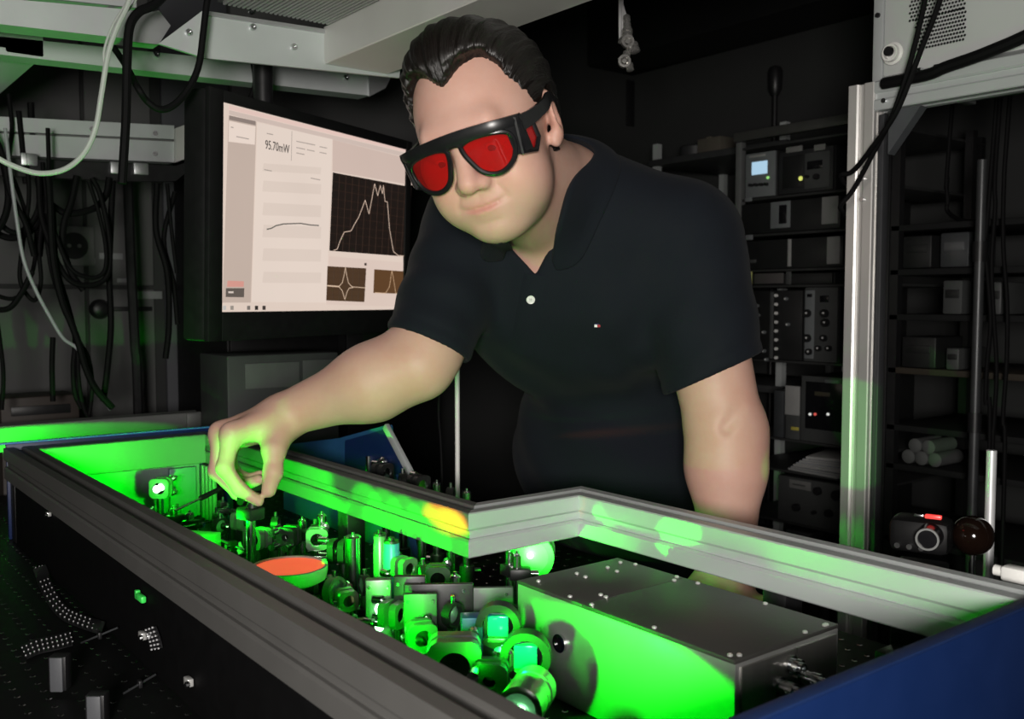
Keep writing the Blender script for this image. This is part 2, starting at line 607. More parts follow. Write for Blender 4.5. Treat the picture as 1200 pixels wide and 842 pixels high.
# ------------------------------------------------------------------ shelf bracket rail further back on the left
BR = empty('bracket_rail', PX(140, 165, -2.12), 0, 'wide aluminium rail with a bright end plate hanging above the cable bundle', 'rail')
BB = Vector(BR.location)
quad_plate('rail_body', [PX(-300, 121, -2.12), PX(204, 147, -2.12), PX(204, 163, -2.12), PX(-300, 139, -2.12)], 0.04, ALU_W, BR, BB, (-1, 0, 0))
quad_plate('rail_body', [PX(-300, 142, -2.12), PX(204, 166, -2.12), PX(204, 190, -2.12), PX(-300, 169, -2.12)], 0.04, ALU_W, BR, BB, (-1, 0, 0))
quad_plate('rail_web', [PX(-300, 130, -2.135), PX(204, 150, -2.135), PX(204, 180, -2.135), PX(-300, 162, -2.135)], 0.02, ALU_D, BR, BB, (-1, 0, 0))
quad_plate('end_plate', [PX(206, 150, -2.11), PX(240, 138, -2.11), PX(240, 178, -2.11), PX(206, 190, -2.11)], 0.012, mat('pale_aluminium', (0.55, 0.55, 0.53), 0.5, 0.3), BR, BB, (-1, 0, 0))
quad_plate('under_lip', [PX(-300, 172, -2.09), PX(206, 194, -2.09), PX(240, 184, -2.09), PX(206, 212, -2.09), PX(150, 212, -2.09), PX(-300, 192, -2.09)], 0.02, BLACK, BR, BB, (-1, 0, 0))
for u, v in ((108, 151), (182, 156), (182, 180)):
    MB().cyl(PX(u, v, -2.121) - BB, PX(u, v, -2.116) - BB, 0.005, None, 12).build('bolt', BLACK, BR)
for u, v in ((138, 197), (165, 198), (34, 187)):
    MB().box(PX(u, v, -2.085) - BB, (0.01, 0.030, 0.024), None, 0.002).build('clip', ALU, BR)
for y in (0.02, 0.62):
    MB().box(Vector((-2.385, y, PX(140, 165, -2.12).z)) - BB, (0.49, 0.03, 0.03)).build('wall_arm', BLACK, BR)

# ------------------------------------------------------------------ free-standing frame on the right
FR = empty('rail_frame', (-0.92, 1.47, 0), 0, 'tall aluminium profile frame with a bright upright beside the instrument rack', 'frame')
FB = Vector(FR.location)
post_m = rail_mesh(Vector((-0.923, 1.466, 0)) - FB, Vector((-0.923, 1.466, 1.607)) - FB, 0.048, 0.032, up=(0, 1, 0), sl=0.009)
post_m.build('upright', mat('bright_upright', (0.60, 0.59, 0.57), 0.4, 0.5, 0.05, 10), FR, angle=25)
rail_mesh(Vector((-0.899, 1.473, 1.583)) - FB, Vector((0.5, 1.473, 1.583)) - FB, 0.046, 0.047).build('top_beam', ALU_W, FR, angle=25)
rail_mesh(Vector((0.52, 1.473, 0)) - FB, Vector((0.52, 1.473, 1.607)) - FB, 0.046, 0.046, up=(0, 1, 0)).build('upright', ALU, FR)
# thin dark strip up the right side of the upright
MB().bar(Vector((-0.893, 1.472, 0.02)) - FB, Vector((-0.893, 1.472, 1.555)) - FB, 0.011, 0.018, up=(0, 1, 0), bev=0.002).build('dark_strip', mat('dark_strip_grey', (0.045, 0.046, 0.05), 0.5, 0.3), FR)
MB().prism([(0, 0), (0.055, 0), (0, -0.07)], Vector((-0.878, 1.47, 1.558)) - FB, (1, 0, 0), (0, 0, 1), (0, 1, 0), 0.02).build('gusset', mat('dark_grey_gusset', (0.06, 0.065, 0.07), 0.5), FR)
for zz in (PY(1003, 210, 1.45).z, PY(1003, 234, 1.45).z, PY(1020, 121, 1.45).z):
    MB().cyl(Vector((-0.916 if zz < 1.5 else -0.88, 1.452, zz)) - FB, Vector((-0.916 if zz < 1.5 else -0.88, 1.446, zz)) - FB, 0.004, None, 12).build('screw', STEEL, FR)


# ------------------------------------------------------------------ implicit surfaces (used for the person)
def p_cone(a, b, r1, r2):
    """tapered capsule"""
    a, b = np.asarray(a, float), np.asarray(b, float)
    ba = b - a
    L = np.linalg.norm(ba)

    def f(p):
        q = p - a
        t = np.clip((q @ ba) / (L * L), 0, 1)
        dd = q - t[:, None] * ba
        return np.sqrt((dd * dd).sum(1)) - (r1 + (r2 - r1) * t)
    return f, (a + b) / 2, L / 2 + max(r1, r2)


def p_ell(c, rad, M=None):
    """ellipsoid; M columns = axes"""
    c, rad = np.asarray(c, float), np.asarray(rad, float)

    def f(p):
        q = p - c
        if M is not None:
            q = q @ M
        k0 = np.sqrt(((q / rad) ** 2).sum(1)) + 1e-9
        k1 = np.sqrt(((q / (rad * rad)) ** 2).sum(1)) + 1e-9
        return k0 * (k0 - 1) / k1
    return f, c, max(rad)


class SDF:
    def __init__(self):
        self.p = []
        self.post = None

    def u(self, prim, k=0.012):
        self.p.append((*prim, k, 1))
        return self

    def s(self, prim, k=0.01):
        self.p.append((*prim, k, -1))
        return self

    def __call__(self, P, c=None, rad=None):
        d = np.full(len(P), 10.0)
        for f, pc, pr, k, m in self.p:
            if c is not None and np.linalg.norm(pc - c) - pr > rad + 0.07:
                continue
            v = f(P)
            if m > 0:
                h = np.clip(0.5 + 0.5 * (v - d) / k, 0, 1)
                d = v + (d - v) * h - k * h * (1 - h)
            else:
                h = np.clip(0.5 - 0.5 * (v + d) / k, 0, 1)
                d = d + (-v - d) * h + k * h * (1 - h)
        if self.post is not None:
            d = self.post(P, d)
        return d


def surface_nets(sdf, lo, hi, h, n=20):
    lo, hi = np.asarray(lo, float), np.asarray(hi, float)
    N = np.ceil((hi - lo) / h).astype(int) + 2
    nc = -(-N // n)
    big = 1 << 20
    keys_all, pos_all, quads = [], [], []
    loc = np.arange(n + 2)
    G = np.stack(np.meshgrid(loc, loc, loc, indexing='ij'), -1).reshape(-1, 3)
    rad = n * h * 0.87 + h
    for ci in range(nc[0]):
        for cj in range(nc[1]):
            for ck in range(nc[2]):
                i0 = np.array([ci, cj, ck]) * n
                cc = lo + (i0 + n / 2) * h
                v0 = sdf(cc[None], cc, rad)[0]
                if abs(v0) > rad * 1.7 + 0.02:
                    continue
                P = lo + (G + i0 - 1) * h
                D = sdf(P, cc, rad).reshape(n + 2, n + 2, n + 2)
                S = D < 0
                if S.all() or not S.any():
                    continue
                m = n + 1
                acc = np.zeros((m, m, m, 3))
                cnt = np.zeros((m, m, m))
                for ax in range(3):
                    o1, o2 = [(1, 2), (0, 2), (0, 1)][ax]
                    for e in range(4):
                        a = [0, 0, 0]
                        a[o1] = e & 1
                        a[o2] = e >> 1
                        b = list(a)
                        b[ax] = 1
                        A = D[a[0]:a[0] + m, a[1]:a[1] + m, a[2]:a[2] + m]
                        B = D[b[0]:b[0] + m, b[1]:b[1] + m, b[2]:b[2] + m]
                        cr = (A < 0) != (B < 0)
                        t = np.where(cr, A / np.where(cr, A - B, 1), 0)
                        w = cr.astype(float)
                        for q in range(3):
                            acc[..., q] += w * (a[q] + (t if q == ax else 0))
                        cnt += w
                act = cnt > 0
                idx = np.argwhere(act)
                pos = acc[act] / cnt[act][:, None]
                gi = idx + i0          # shifted by one, always >= 0
                keys_all.append(gi[:, 0] * big * big + gi[:, 1] * big + gi[:, 2])
                pos_all.append(lo + (pos + idx + i0 - 1) * h)
                s1 = slice(1, n + 1)
                for ax in range(3):
                    o1, o2 = [(1, 2), (2, 0), (0, 1)][ax]
                    A = S[s1, s1, s1]
                    sl = [s1, s1, s1]
                    sl[ax] = slice(2, n + 2)
                    B = S[tuple(sl)]
                    e = np.argwhere(A != B) + 1
                    if len(e) == 0:
                        continue
                    flip = A[tuple((e - 1).T)]
                    cells = []
                    for d1, d2 in ((-1, -1), (0, -1), (0, 0), (-1, 0)):
                        q = e.copy()
                        q[:, o1] += d1
                        q[:, o2] += d2
                        q = q + i0
                        cells.append(q[:, 0] * big * big + q[:, 1] * big + q[:, 2])
                    Q = np.stack(cells, 1)
                    Q[~flip] = Q[~flip][:, ::-1]
                    quads.append(Q)
    keys = np.concatenate(keys_all)
    pos = np.concatenate(pos_all)
    uk, first = np.unique(keys, return_index=True)
    pos = pos[first]
    Q = np.searchsorted(uk, np.concatenate(quads))
    return pos, Q


def np_mesh(name, pos, quads, material, parent=None, attrs=None):
    me = bpy.data.meshes.new(name)
    me.vertices.add(len(pos))
    me.vertices.foreach_set('co', np.ascontiguousarray(pos, dtype=np.float32).ravel())
    nq = len(quads)
    me.loops.add(nq * 4)
    me.loops.foreach_set('vertex_index', np.ascontiguousarray(quads, dtype=np.int32).ravel())
    me.polygons.add(nq)
    me.polygons.foreach_set('loop_start', np.arange(0, nq * 4, 4, dtype=np.int32))
    me.polygons.foreach_set('use_smooth', np.ones(nq, dtype=bool))
    me.update(calc_edges=True)
    me.validate()
    for an, arr in (attrs or {}).items():
        if arr.ndim == 1:
            at = me.attributes.new(an, 'FLOAT', 'POINT')
            at.data.foreach_set('value', np.ascontiguousarray(arr, dtype=np.float32))
        else:
            at = me.attributes.new(an, 'FLOAT_VECTOR', 'POINT')
            at.data.foreach_set('vector', np.ascontiguousarray(arr, dtype=np.float32).ravel())
    me.materials.append(material)
    o = bpy.data.objects.new(name, me)
    COL.objects.link(o)
    if parent is not None:
        o.parent = parent
    return o


def relax(pos, quads, it=2, f=0.5):
    """light Laplacian smoothing"""
    E = np.concatenate([quads[:, [0, 1]], quads[:, [1, 2]], quads[:, [2, 3]], quads[:, [3, 0]]])
    deg = np.bincount(E[:, 0], minlength=len(pos)) + np.bincount(E[:, 1], minlength=len(pos))
    for _ in range(it):
        a = np.zeros_like(pos)
        for q in range(3):
            a[:, q] = np.bincount(E[:, 0], pos[E[:, 1], q], len(pos)) + np.bincount(E[:, 1], pos[E[:, 0], q], len(pos))
        pos = pos + f * (a / np.maximum(deg, 1)[:, None] - pos)
    return pos


def biggest(pos, quads):
    """keep the largest connected piece"""
    lab = np.arange(len(pos))
    while True:
        m = lab[quads].min(1)
        new = lab.copy()
        for k in range(4):
            np.minimum.at(new, quads[:, k], m)
        new = np.minimum(new, new[new])
        new = new[new]
        if (new == lab).all():
            break
        lab = new
    ids, cnt = np.unique(lab, return_counts=True)
    keep = lab == ids[np.argmax(cnt)]
    idx = np.cumsum(keep) - 1
    return pos[keep], idx[quads[keep[quads[:, 0]]]]


# ------------------------------------------------------------------ the person (worked out in the view frame)
def head_rot(y, pi, ro):
    B = np.array([[-1, 0, 0], [0, -1, 0], [0, 0, 1.]])
    c, s = math.cos(y), math.sin(y)
    Rz = np.array([[c, -s, 0], [s, c, 0], [0, 0, 1]])
    c, s = math.cos(pi), math.sin(pi)
    Rx = np.array([[1, 0, 0], [0, c, -s], [0, s, c]])
    c, s = math.cos(ro), math.sin(ro)
    Ry = np.array([[c, 0, s], [0, 1, 0], [-s, 0, c]])
    return Rz @ B @ Rx @ Ry


HR = head_rot(-0.3309, -0.3646, 0.2545)       # head: X subject's right, Y forward, Z up
HT = np.array([-0.0284, 1.168, 1.4516])


def H(x, y, z):
    return HR @ np.array([x, y, z]) + HT


def to_head(P):
    return (P - HT) @ HR


sh_R, el_R, wr_R = V(556, 262, 1.40), V(492, 430, 1.29), V(330, 487, 1.32)
sh_L, el_L, wr_L = V(803, 284, 1.35), V(850, 505, 1.31), V(853, 648, 1.29)
neck_b = V(655, 225, 1.37)
mid_s = (sh_R + sh_L) / 2
pelvis = V(738, 640, 1.73)
e1 = (sh_L - sh_R) / np.linalg.norm(sh_L - sh_R)
e3 = (mid_s - pelvis)
e3 = e3 - e1 * (e3 @ e1)
e3 /= np.linalg.norm(e3)
e2 = np.cross(e3, e1)
TM = np.stack([e1, e2, e3], 1)                # torso axes as columns


def tpt(a, b, c):                             # torso frame, origin between the shoulders
    return mid_s + e1 * a + e2 * b + e3 * c


if e2[1] > 0:                                 # e2 must point to the chest side (towards the camera)
    e2 = -e2
    TM = np.stack([e1, e2, e3], 1)


def torso(S, g):
    S.u(p_ell(tpt(0, 0.0, -0.10), (0.185 + g, 0.118 + g, 0.19 + g), TM), 0.03)
    S.u(p_ell(tpt(-0.07, 0.055, -0.09), (0.085 + g, 0.055 + g, 0.075 + g), TM), 0.04)
    S.u(p_ell(tpt(0.07, 0.055, -0.09), (0.085 + g, 0.055 + g, 0.075 + g), TM), 0.04)
    sp = pelvis + (mid_s - pelvis) * 0.36
    S.u(p_ell(sp, (0.165 + g, 0.13 + g, 0.19 + g), TM), 0.05)
    S.u(p_ell(pelvis, (0.165 + g, 0.125 + g, 0.14 + g)), 0.05)
    nb = neck_b
    S.u(p_cone(nb + (sh_R - nb) * .15, sh_R + np.array([0.015, 0, 0.005]), 0.066 + g, 0.064 + g), 0.05)
    S.u(p_cone(nb + (sh_L - nb) * .15, sh_L + np.array([-0.015, 0, 0.015]), 0.066 + g, 0.064 + g), 0.05)


# ---- skin: head, neck, arms and hands in one surface
body = SDF()
torso(body, -0.012)
# arms
body.u(p_cone(sh_R, el_R, 0.056, 0.044), 0.03)
fa_R = el_R + (wr_R - el_R) * 0.34 + np.array([0, 0, 0.002])
body.u(p_cone(el_R + (sh_R - el_R) * .12, fa_R, 0.040, 0.0465), 0.035)
body.u(p_cone(fa_R, wr_R, 0.0465, 0.0295), 0.035)
body.u(p_cone(sh_L, el_L, 0.062, 0.0515), 0.03)
fa_L = el_L + (wr_L - el_L) * 0.3
body.u(p_cone(el_L, fa_L, 0.0515, 0.0525), 0.02)
body.u(p_cone(fa_L, wr_L, 0.0525, 0.034), 0.02)
body.u(p_ell(el_L + np.array([0.022, 0.01, -0.005]), (0.026, 0.03, 0.034)), 0.03)
body.s(p_cone(el_L + np.array([-0.012, -0.056, 0.012]), el_L + np.array([0.014, -0.055, 0.045]), 0.004, 0.003), 0.014)
# right hand: pinching a small knob between thumb and index finger
hw = wr_R


def chain(S, pts, rs, k=0.006, k0=0.014):
    for i in range(len(pts) - 1):
        S.u(p_cone(pts[i], pts[i + 1], rs[i], rs[i + 1]), k0 if i == 0 else k)


i_m, m_m, r_m, l_m = V(272, 508, 1.262), V(259, 507, 1.287), V(258, 512, 1.313), V(266, 519, 1.336)
body.u(p_cone(hw + np.array([0.004, -0.012, -.004]), i_m, 0.026, 0.014), 0.016)
body.u(p_cone(hw, m_m, 0.026, 0.0145), 0.014)
body.u(p_cone(hw + np.array([0, 0.010, -.004]), r_m, 0.024, 0.014), 0.014)
body.u(p_cone(hw + np.array([0.0, 0.016, -.008]), l_m, 0.022, 0.013), 0.014)
chain(body, [i_m, V(263, 548, 1.245), V(281, 573, 1.246), V(303, 587, 1.25)], [0.0125, 0.0105, 0.009, 0.0072])
chain(body, [m_m, V(254, 552, 1.278), V(279, 577, 1.272), V(301, 583, 1.268)], [0.0125, 0.0105, 0.009, 0.0074])
chain(body, [r_m, V(261, 553, 1.31), V(286, 568, 1.30), V(303, 562, 1.292)], [0.012, 0.0100, 0.0088, 0.0074])
chain(body, [l_m, V(272, 551, 1.335), V(290, 562, 1.325), V(305, 556, 1.318)], [0.011, 0.0090, 0.008, 0.0068])
th = [V(324, 500, 1.298), V(321, 527, 1.268), V(320, 553, 1.258), V(315, 574, 1.255)]
body.u(p_cone(hw + np.array([0.004, -0.012, -.010]), th[1], 0.022, 0.0135), 0.014)
chain(body, th, [0.02, 0.0135, 0.0125, 0.0098])
# left hand: spread flat on the table behind the rail
hl = wr_L
hp = np.array([hl[0] - 0.012, hl[1] - 0.055, 0.858])
body.u(p_cone(hl, hp + np.array([0.02, 0.0, .004]), 0.031, 0.018), 0.02)
body.u(p_cone(hl, hp + np.array([-0.022, 0.006, .004]), 0.029, 0.018), 0.02)
for kx, ln in ((-0.034, .062), (-0.012, .072), (0.011, .068), (0.033, .052)):
    a0 = hp + np.array([kx, -0.012, 0.002])
    a1 = a0 + np.array([kx * .35, -ln * .52, 0.007])
    a2 = a0 + np.array([kx * .6, -ln, -0.010])
    chain(body, [a0, a1, a2], [0.0125, 0.0105, 0.0085], 0.006, 0.012)
chain(body, [hl + np.array([-.02, -.01, -.02]), hp + np.array([-0.062, 0.0, -.002]), hp + np.array([-0.078, -0.03, -.008])], [0.02, 0.0125, 0.0095], 0.008, 0.012)
# neck
body.u(p_cone(H(0, -0.035, -0.045), neck_b, 0.057, 0.066), 0.03)
body.u(p_cone(H(0, 0.015, -0.075), neck_b + np.array([-0.03, -0.05, -0.045]), 0.042, 0.046), 0.03)

head = SDF()


def hq(prim_fn, *a):
    """a primitive given in head coordinates, wrapped for view-frame points"""
    f, c, r = prim_fn(*a)

    def g(P):
        return f(to_head(P))
    return g, HR @ np.asarray(c) + HT, r


def both(fn, op, c, *rest, k=0.01):
    for s in (1, -1):
        op(hq(fn, np.array([c[0] * s, c[1], c[2]]), *rest), k)


body.u(hq(p_ell, (0, -0.016, 0.034), (0.077, 0.097, 0.086)), 0.02)
body.u(hq(p_ell, (0, 0.028, -0.012), (0.0685, 0.066, 0.092)), 0.03)
body.u(hq(p_ell, (0, 0.030, -0.068), (0.0610, 0.060, 0.047)), 0.022)
body.u(hq(p_ell, (0, 0.064, -0.096), (0.030, 0.028, 0.022)), 0.026)
both(p_ell, body.u, (0.041, 0.052, -0.050), (0.029, 0.036, 0.040), k=0.02)
both(p_ell, body.u, (0.047, 0.052, -0.016), (0.024, 0.030, 0.018), k=0.02)
body.u(hq(p_cone, (-0.036, 0.083, 0.020), (0.036, 0.083, 0.020), 0.010, 0.010), 0.02)
both(p_ell, body.s, (0.033, 0.112, -0.003), (0.020, 0.019, 0.014), k=0.014)
both(p_ell, body.u, (0.032, 0.077, 0.0005), (0.0150, 0.0158, 0.0115), k=0.004)
# nose
body.u(hq(p_cone, (0, 0.090, 0.008), (0, 0.109, -0.037), 0.0075, 0.0125), 0.012)
both(p_ell, body.u, (0.0135, 0.0975, -0.0415), (0.0090, 0.011, 0.0085), k=0.008)
both(p_ell, body.s, (0.0068, 0.105, -0.0515), (0.0035, 0.0045, 0.004), k=0.003)
both(p_cone, body.s, (0.022, 0.100, -0.046), (0.030, 0.092, -0.066), 0.0015, 0.001, k=0.008) if False else None
# mouth: lips, their parting line, folds and chin crease as relief on the face
body.u(hq(p_ell, (0, 0.073, -0.069), (0.032, 0.018, 0.020)), 0.018)


def mouth_z(x):
    return -0.0690 + 0.0030 * (x / 0.028) ** 2


def face_relief(P, d):
    m = ((P - HT) ** 2).sum(1) < 0.17 ** 2
    if not m.any():
        return d
    q = to_head(P[m])
    x, y, z = q[:, 0], q[:, 1], q[:, 2]
    f = np.clip((y - 0.055) / 0.02, 0, 1)
    mz = z - mouth_z(x)
    w = np.exp(-(x / 0.0205) ** 4)
    r = 0.0026 * np.exp(-(mz / 0.0019) ** 2) * np.exp(-(x / 0.0265) ** 8)
    r -= 0.0014 * np.exp(-((mz - 0.0042) / 0.0026) ** 2) * w
    r -= 0.0022 * np.exp(-((mz + 0.0052) / 0.0034) ** 2) * np.exp(-(x / 0.0175) ** 4)
    r += 0.0022 * np.exp(-((z + 0.0885) / 0.005) ** 2) * np.exp(-(x / 0.018) ** 4)
    ax = np.abs(x)
    # fold from the nostril to the mouth corner, and the corner itself
    t = np.clip((-0.040 - z) / 0.026, 0, 1)
    fx = 0.0195 + 0.0135 * t
    r += 0.0014 * np.exp(-((ax - fx) / 0.0028) ** 2) * np.exp(-((z + 0.054) / 0.014) ** 4)
    r += 0.0016 * np.exp(-(((ax - 0.0285) / 0.004) ** 2 + ((z + 0.0655) / 0.004) ** 2))
    # philtrum
    r += 0.0010 * np.exp(-(x / 0.003) ** 2) * np.exp(-((z + 0.058) / 0.006) ** 2)
    d = d.copy()
    d[m] += r * f
    return d


body.post = face_relief
# ears
for s in (1, -1):
    cx = s * 0.0790
    A = np.array([[0.93 * s, 0.36, 0], [-0.36 * s, 0.93, 0.0], [0, 0, 1]]).T
    A = np.stack([np.array([0.94, -0.34 * s, 0]) * s, np.array([0.34 * s, 0.92, -0.20]), np.array([0.05, 0.20, 0.97])], 1)
    body.u(hq(p_ell, (cx, -0.014, -0.008), (0.0075, 0.0195, 0.031), A), 0.006)
    body.u(hq(p_ell, (cx - s * 0.004, -0.004, -0.034), (0.0065, 0.009, 0.010)), 0.008)
    body.s(hq(p_ell, (cx + s * 0.009, -0.008, -0.006), (0.0075, 0.0095, 0.017), A), 0.005)
    body.s(hq(p_cone, (cx + s * 0.0085, -0.020, -0.008), (cx + s * 0.0085, -0.014, 0.012), 0.0022, 0.002), 0.005)

pos, quads = surface_nets(body, (-0.62, 0.98, 0.72), (0.48, 1.85, 1.63), 0.0025)
pos, quads = biggest(pos, quads)
pos = relax(pos, quads, 2, 0.35)
HL = to_head(pos)
lip = np.exp(-(((HL[:, 2] - mouth_z(HL[:, 0]) + 0.0005) / 0.0062) ** 4) - ((HL[:, 0] / 0.0225) ** 6)) * (HL[:, 1] > 0.07)
stub = np.clip((-HL[:, 2] - 0.050) / 0.03, 0, 1) * np.clip((HL[:, 1] - 0.01) / 0.03, 0, 1) * (HL[:, 2] > -0.16) * np.clip(1 - lip, 0, 1)
flush = np.exp(-((np.abs(HL[:, 0]) - 0.042) / 0.02) ** 2 - ((HL[:, 2] + 0.045) / 0.025) ** 2) * (HL[:, 1] > 0.03) \
    + 0.8 * np.exp(-((HL - np.array([0, 0.112, -0.045])) ** 2).sum(1) / 0.016 ** 2) + 0.8 * np.clip((np.abs(HL[:, 0]) - 0.077) / 0.006, 0, 1) * (np.abs(HL[:, 2]) < 0.05) * (np.abs(HL[:, 1] + .01) < .04)
flush = np.clip(flush, 0, 1)


def skin_material():
    m = bpy.data.materials.new('skin')
    m.use_nodes = True
    nt = m.node_tree
    b = nt.nodes['Principled BSDF']
    b.inputs['Roughness'].default_value = 0.52
    b.inputs['Specular IOR Level'].default_value = 0.32
    b.inputs['Subsurface Weight'].default_value = 0.12
    b.inputs['Subsurface Radius'].default_value = (0.010, 0.004, 0.002)
    b.inputs['Subsurface Scale'].default_value = 0.6
    tc = nt.nodes.new('ShaderNodeTexCoord')
    nz = nt.nodes.new('ShaderNodeTexNoise')
    nz.inputs['Scale'].default_value = 45
    nz.inputs['Detail'].default_value = 5
    nt.links.new(tc.outputs['Object'], nz.inputs['Vector'])
    base = nt.nodes.new('ShaderNodeMix')
    base.data_type = 'RGBA'
    base.inputs[6].default_value = (0.53, 0.315, 0.245, 1)
    base.inputs[7].default_value = (0.61, 0.385, 0.31, 1)
    nt.links.new(nz.outputs['Fac'], base.inputs[0])
    blo = nt.nodes.new('ShaderNodeTexNoise')
    blo.inputs['Scale'].default_value = 14
    blo.inputs['Detail'].default_value = 6
    blo.inputs['Roughness'].default_value = 0.65
    nt.links.new(tc.outputs['Object'], blo.inputs['Vector'])
    rmp = nt.nodes.new('ShaderNodeMapRange')
    rmp.inputs['From Min'].default_value = 0.42
    rmp.inputs['From Max'].default_value = 0.72
    rmp.inputs['To Max'].default_value = 0.45
    nt.links.new(blo.outputs['Fac'], rmp.inputs['Value'])
    bmx = nt.nodes.new('ShaderNodeMix')
    bmx.data_type = 'RGBA'
    nt.links.new(rmp.outputs[0], bmx.inputs[0])
    nt.links.new(base.outputs[2], bmx.inputs[6])
    bmx.inputs[7].default_value = (0.56, 0.27, 0.20, 1)
    prev = bmx.outputs[2]
    for an, col, amt in (('flush', (0.62, 0.27, 0.20, 1), 0.35), ('stubble', (0.42, 0.28, 0.20, 1), 0.28), ('lips', (0.52, 0.22, 0.18, 1), 0.65)):
        at = nt.nodes.new('ShaderNodeAttribute')
        at.attribute_name = an
        mu = nt.nodes.new('ShaderNodeMath')
        mu.operation = 'MULTIPLY'
        mu.inputs[1].default_value = amt
        nt.links.new(at.outputs['Fac'], mu.inputs[0])
        mx = nt.nodes.new('ShaderNodeMix')
        mx.data_type = 'RGBA'
        nt.links.new(mu.outputs[0], mx.inputs[0])
        nt.links.new(prev, mx.inputs[6])
        mx.inputs[7].default_value = col
        prev = mx.outputs[2]
    nt.links.new(prev, b.inputs['Base Color'])
    n2 = nt.nodes.new('ShaderNodeTexNoise')
    n2.inputs['Scale'].default_value = 500
    nt.links.new(tc.outputs['Object'], n2.inputs['Vector'])
    bp = nt.nodes.new('ShaderNodeBump')
    bp.inputs['Strength'].default_value = 0.12
    bp.inputs['Distance'].default_value = 0.001
    nt.links.new(n2.outputs['Fac'], bp.inputs['Height'])
    nt.links.new(bp.outputs[0], b.inputs['Normal'])
    return m


SKIN = skin_material()
person = empty('person', Wn(np.array([pelvis[0], pelvis[1], 0.0])), 0,
               'person in a dark polo shirt and red laser goggles leaning over the optics box', 'person')
PB = Vector(person.location)


def pm(name, pos, quads, m, parent=None, attrs=None):
    return np_mesh(name, Wn(pos) - np.array(PB), quads, m, parent or person, attrs)


bodyo = pm('body', pos, quads, SKIN, None, {'lips': lip, 'stubble': stub, 'flush': flush})

# ---- eyes behind the goggles
for s in (1, -1):
    mb = MB()
    c = H(s * 0.032, 0.0795, -0.003)
    mb.sphere(Wn(c) - np.array(PB), 0.0118, 16, 12)
    eye = mb.build('eye', mat('eye_white', (0.75, 0.72, 0.68), 0.15, 0, 0.03), person)
    mb = MB()
    a = Wn(H(s * 0.032 - .001, 0.0885, -0.0105)) - np.array(PB)
    q = Wn(H(s * 0.032 - .001, 0.0896, -0.0112)) - np.array(PB)
    mb.cyl(a, q, 0.0048, 0.0040, 16)
    ir = mb.build('iris', mat('iris_dark', (0.03, 0.04, 0.05), 0.1, 0, 0.1), eye)

# ---- hair: slicked back
hair = SDF()
hair.u(hq(p_ell, (0, -0.016, 0.038), (0.0865, 0.1035, 0.0925)), 0.01)
hair.u(hq(p_ell, (0, 0.030, 0.072), (0.060, 0.050, 0.060)), 0.03)
hair.u(hq(p_ell, (0, -0.040, -0.01), (0.074, 0.072, 0.075)), 0.02)


def hair_post(P, d):
    q = to_head(P)
    x, y, z = np.abs(q[:, 0]), q[:, 1], q[:, 2]
    sx = q[:, 0]
    # boundary of the hair towards the face, as y < yb
    yb = np.interp(z, [-0.10, -0.045, -0.040, -0.02, -0.005, 0.02, 0.045, 0.070, 0.090, 0.105, 0.14],
                   [-0.045, -0.030, 0.006, 0.016, 0.024, 0.032, 0.040, 0.048, 0.064, 0.105, 0.14])
    yb = yb + 0.030 * np.exp(-(x / 0.018) ** 2) * (z > 0.05)
    yb = yb - 0.012 * np.exp(-((x - 0.042) / 0.014) ** 2) * (z > 0.06)
    yb = yb + 0.0012 * np.sin(sx * 1300 + z * 300) + 0.0010 * np.sin(sx * 620 + 1.3 + z * 900)
    # round the ear
    er = ((y + 0.010) / 0.026) ** 2 + ((z + 0.018) / 0.046) ** 2
    ear = np.where((x > 0.068), (1 - np.sqrt(er)) * 0.02, -0.02)
    th = np.arctan2(sx, z + 0.02 + 0.25 * (0.1 - y))
    rid = 0.0011 * np.sin(th * 46 + 3 * np.sin(y * 22)) + 0.0008 * np.sin(th * 83 + 2 + 4 * np.sin(y * 15 + 1)) + 0.0006 * np.sin(th * 131 + y * 30)
    d = d + rid + 0.0065 * np.exp(-np.maximum(yb - y, 0) / 0.011)
    d = np.maximum(d, (y - yb) * 0.75)
    d = np.maximum(d, ear)
    d = np.maximum(d, -(z + 0.080) * 0.9)
    return d


hair.post = hair_post
hc = HT
hp_, hqd = surface_nets(hair, hc - 0.16, hc + 0.17, 0.0021)
hp_, hqd = biggest(hp_, hqd)
hp_ = relax(hp_, hqd, 1, 0.4)


def hair_material():
    m = bpy.data.materials.new('dark_hair')
    m.use_nodes = True
    nt = m.node_tree
    b = nt.nodes['Principled BSDF']
    b.inputs['Roughness'].default_value = 0.38
    b.inputs['Specular IOR Level'].default_value = 0.55
    at = nt.nodes.new('ShaderNodeAttribute')
    at.attribute_name = 'strand'
    mp = nt.nodes.new('ShaderNodeMapping')
    mp.inputs['Scale'].default_value = (60, 6, 1)
    nt.links.new(at.outputs['Vector'], mp.inputs[0])
    nz = nt.nodes.new('ShaderNodeTexNoise')
    nz.inputs['Scale'].default_value = 1.6
    nz.inputs['Detail'].default_value = 4
    nt.links.new(mp.outputs[0], nz.inputs['Vector'])
    mx = nt.nodes.new('ShaderNodeMix')
    mx.data_type = 'RGBA'
    mx.inputs[6].default_value = (0.0035, 0.0028, 0.0025, 1)
    mx.inputs[7].default_value = (0.010, 0.0072, 0.0058, 1)
    nt.links.new(nz.outputs['Fac'], mx.inputs[0])
    nt.links.new(mx.outputs[2], b.inputs['Base Color'])
    bp = nt.nodes.new('ShaderNodeBump')
    bp.inputs['Strength'].default_value = 0.8
    bp.inputs['Distance'].default_value = 0.002
    nt.links.new(nz.outputs['Fac'], bp.inputs['Height'])
    nt.links.new(bp.outputs[0], b.inputs['Normal'])
    return m


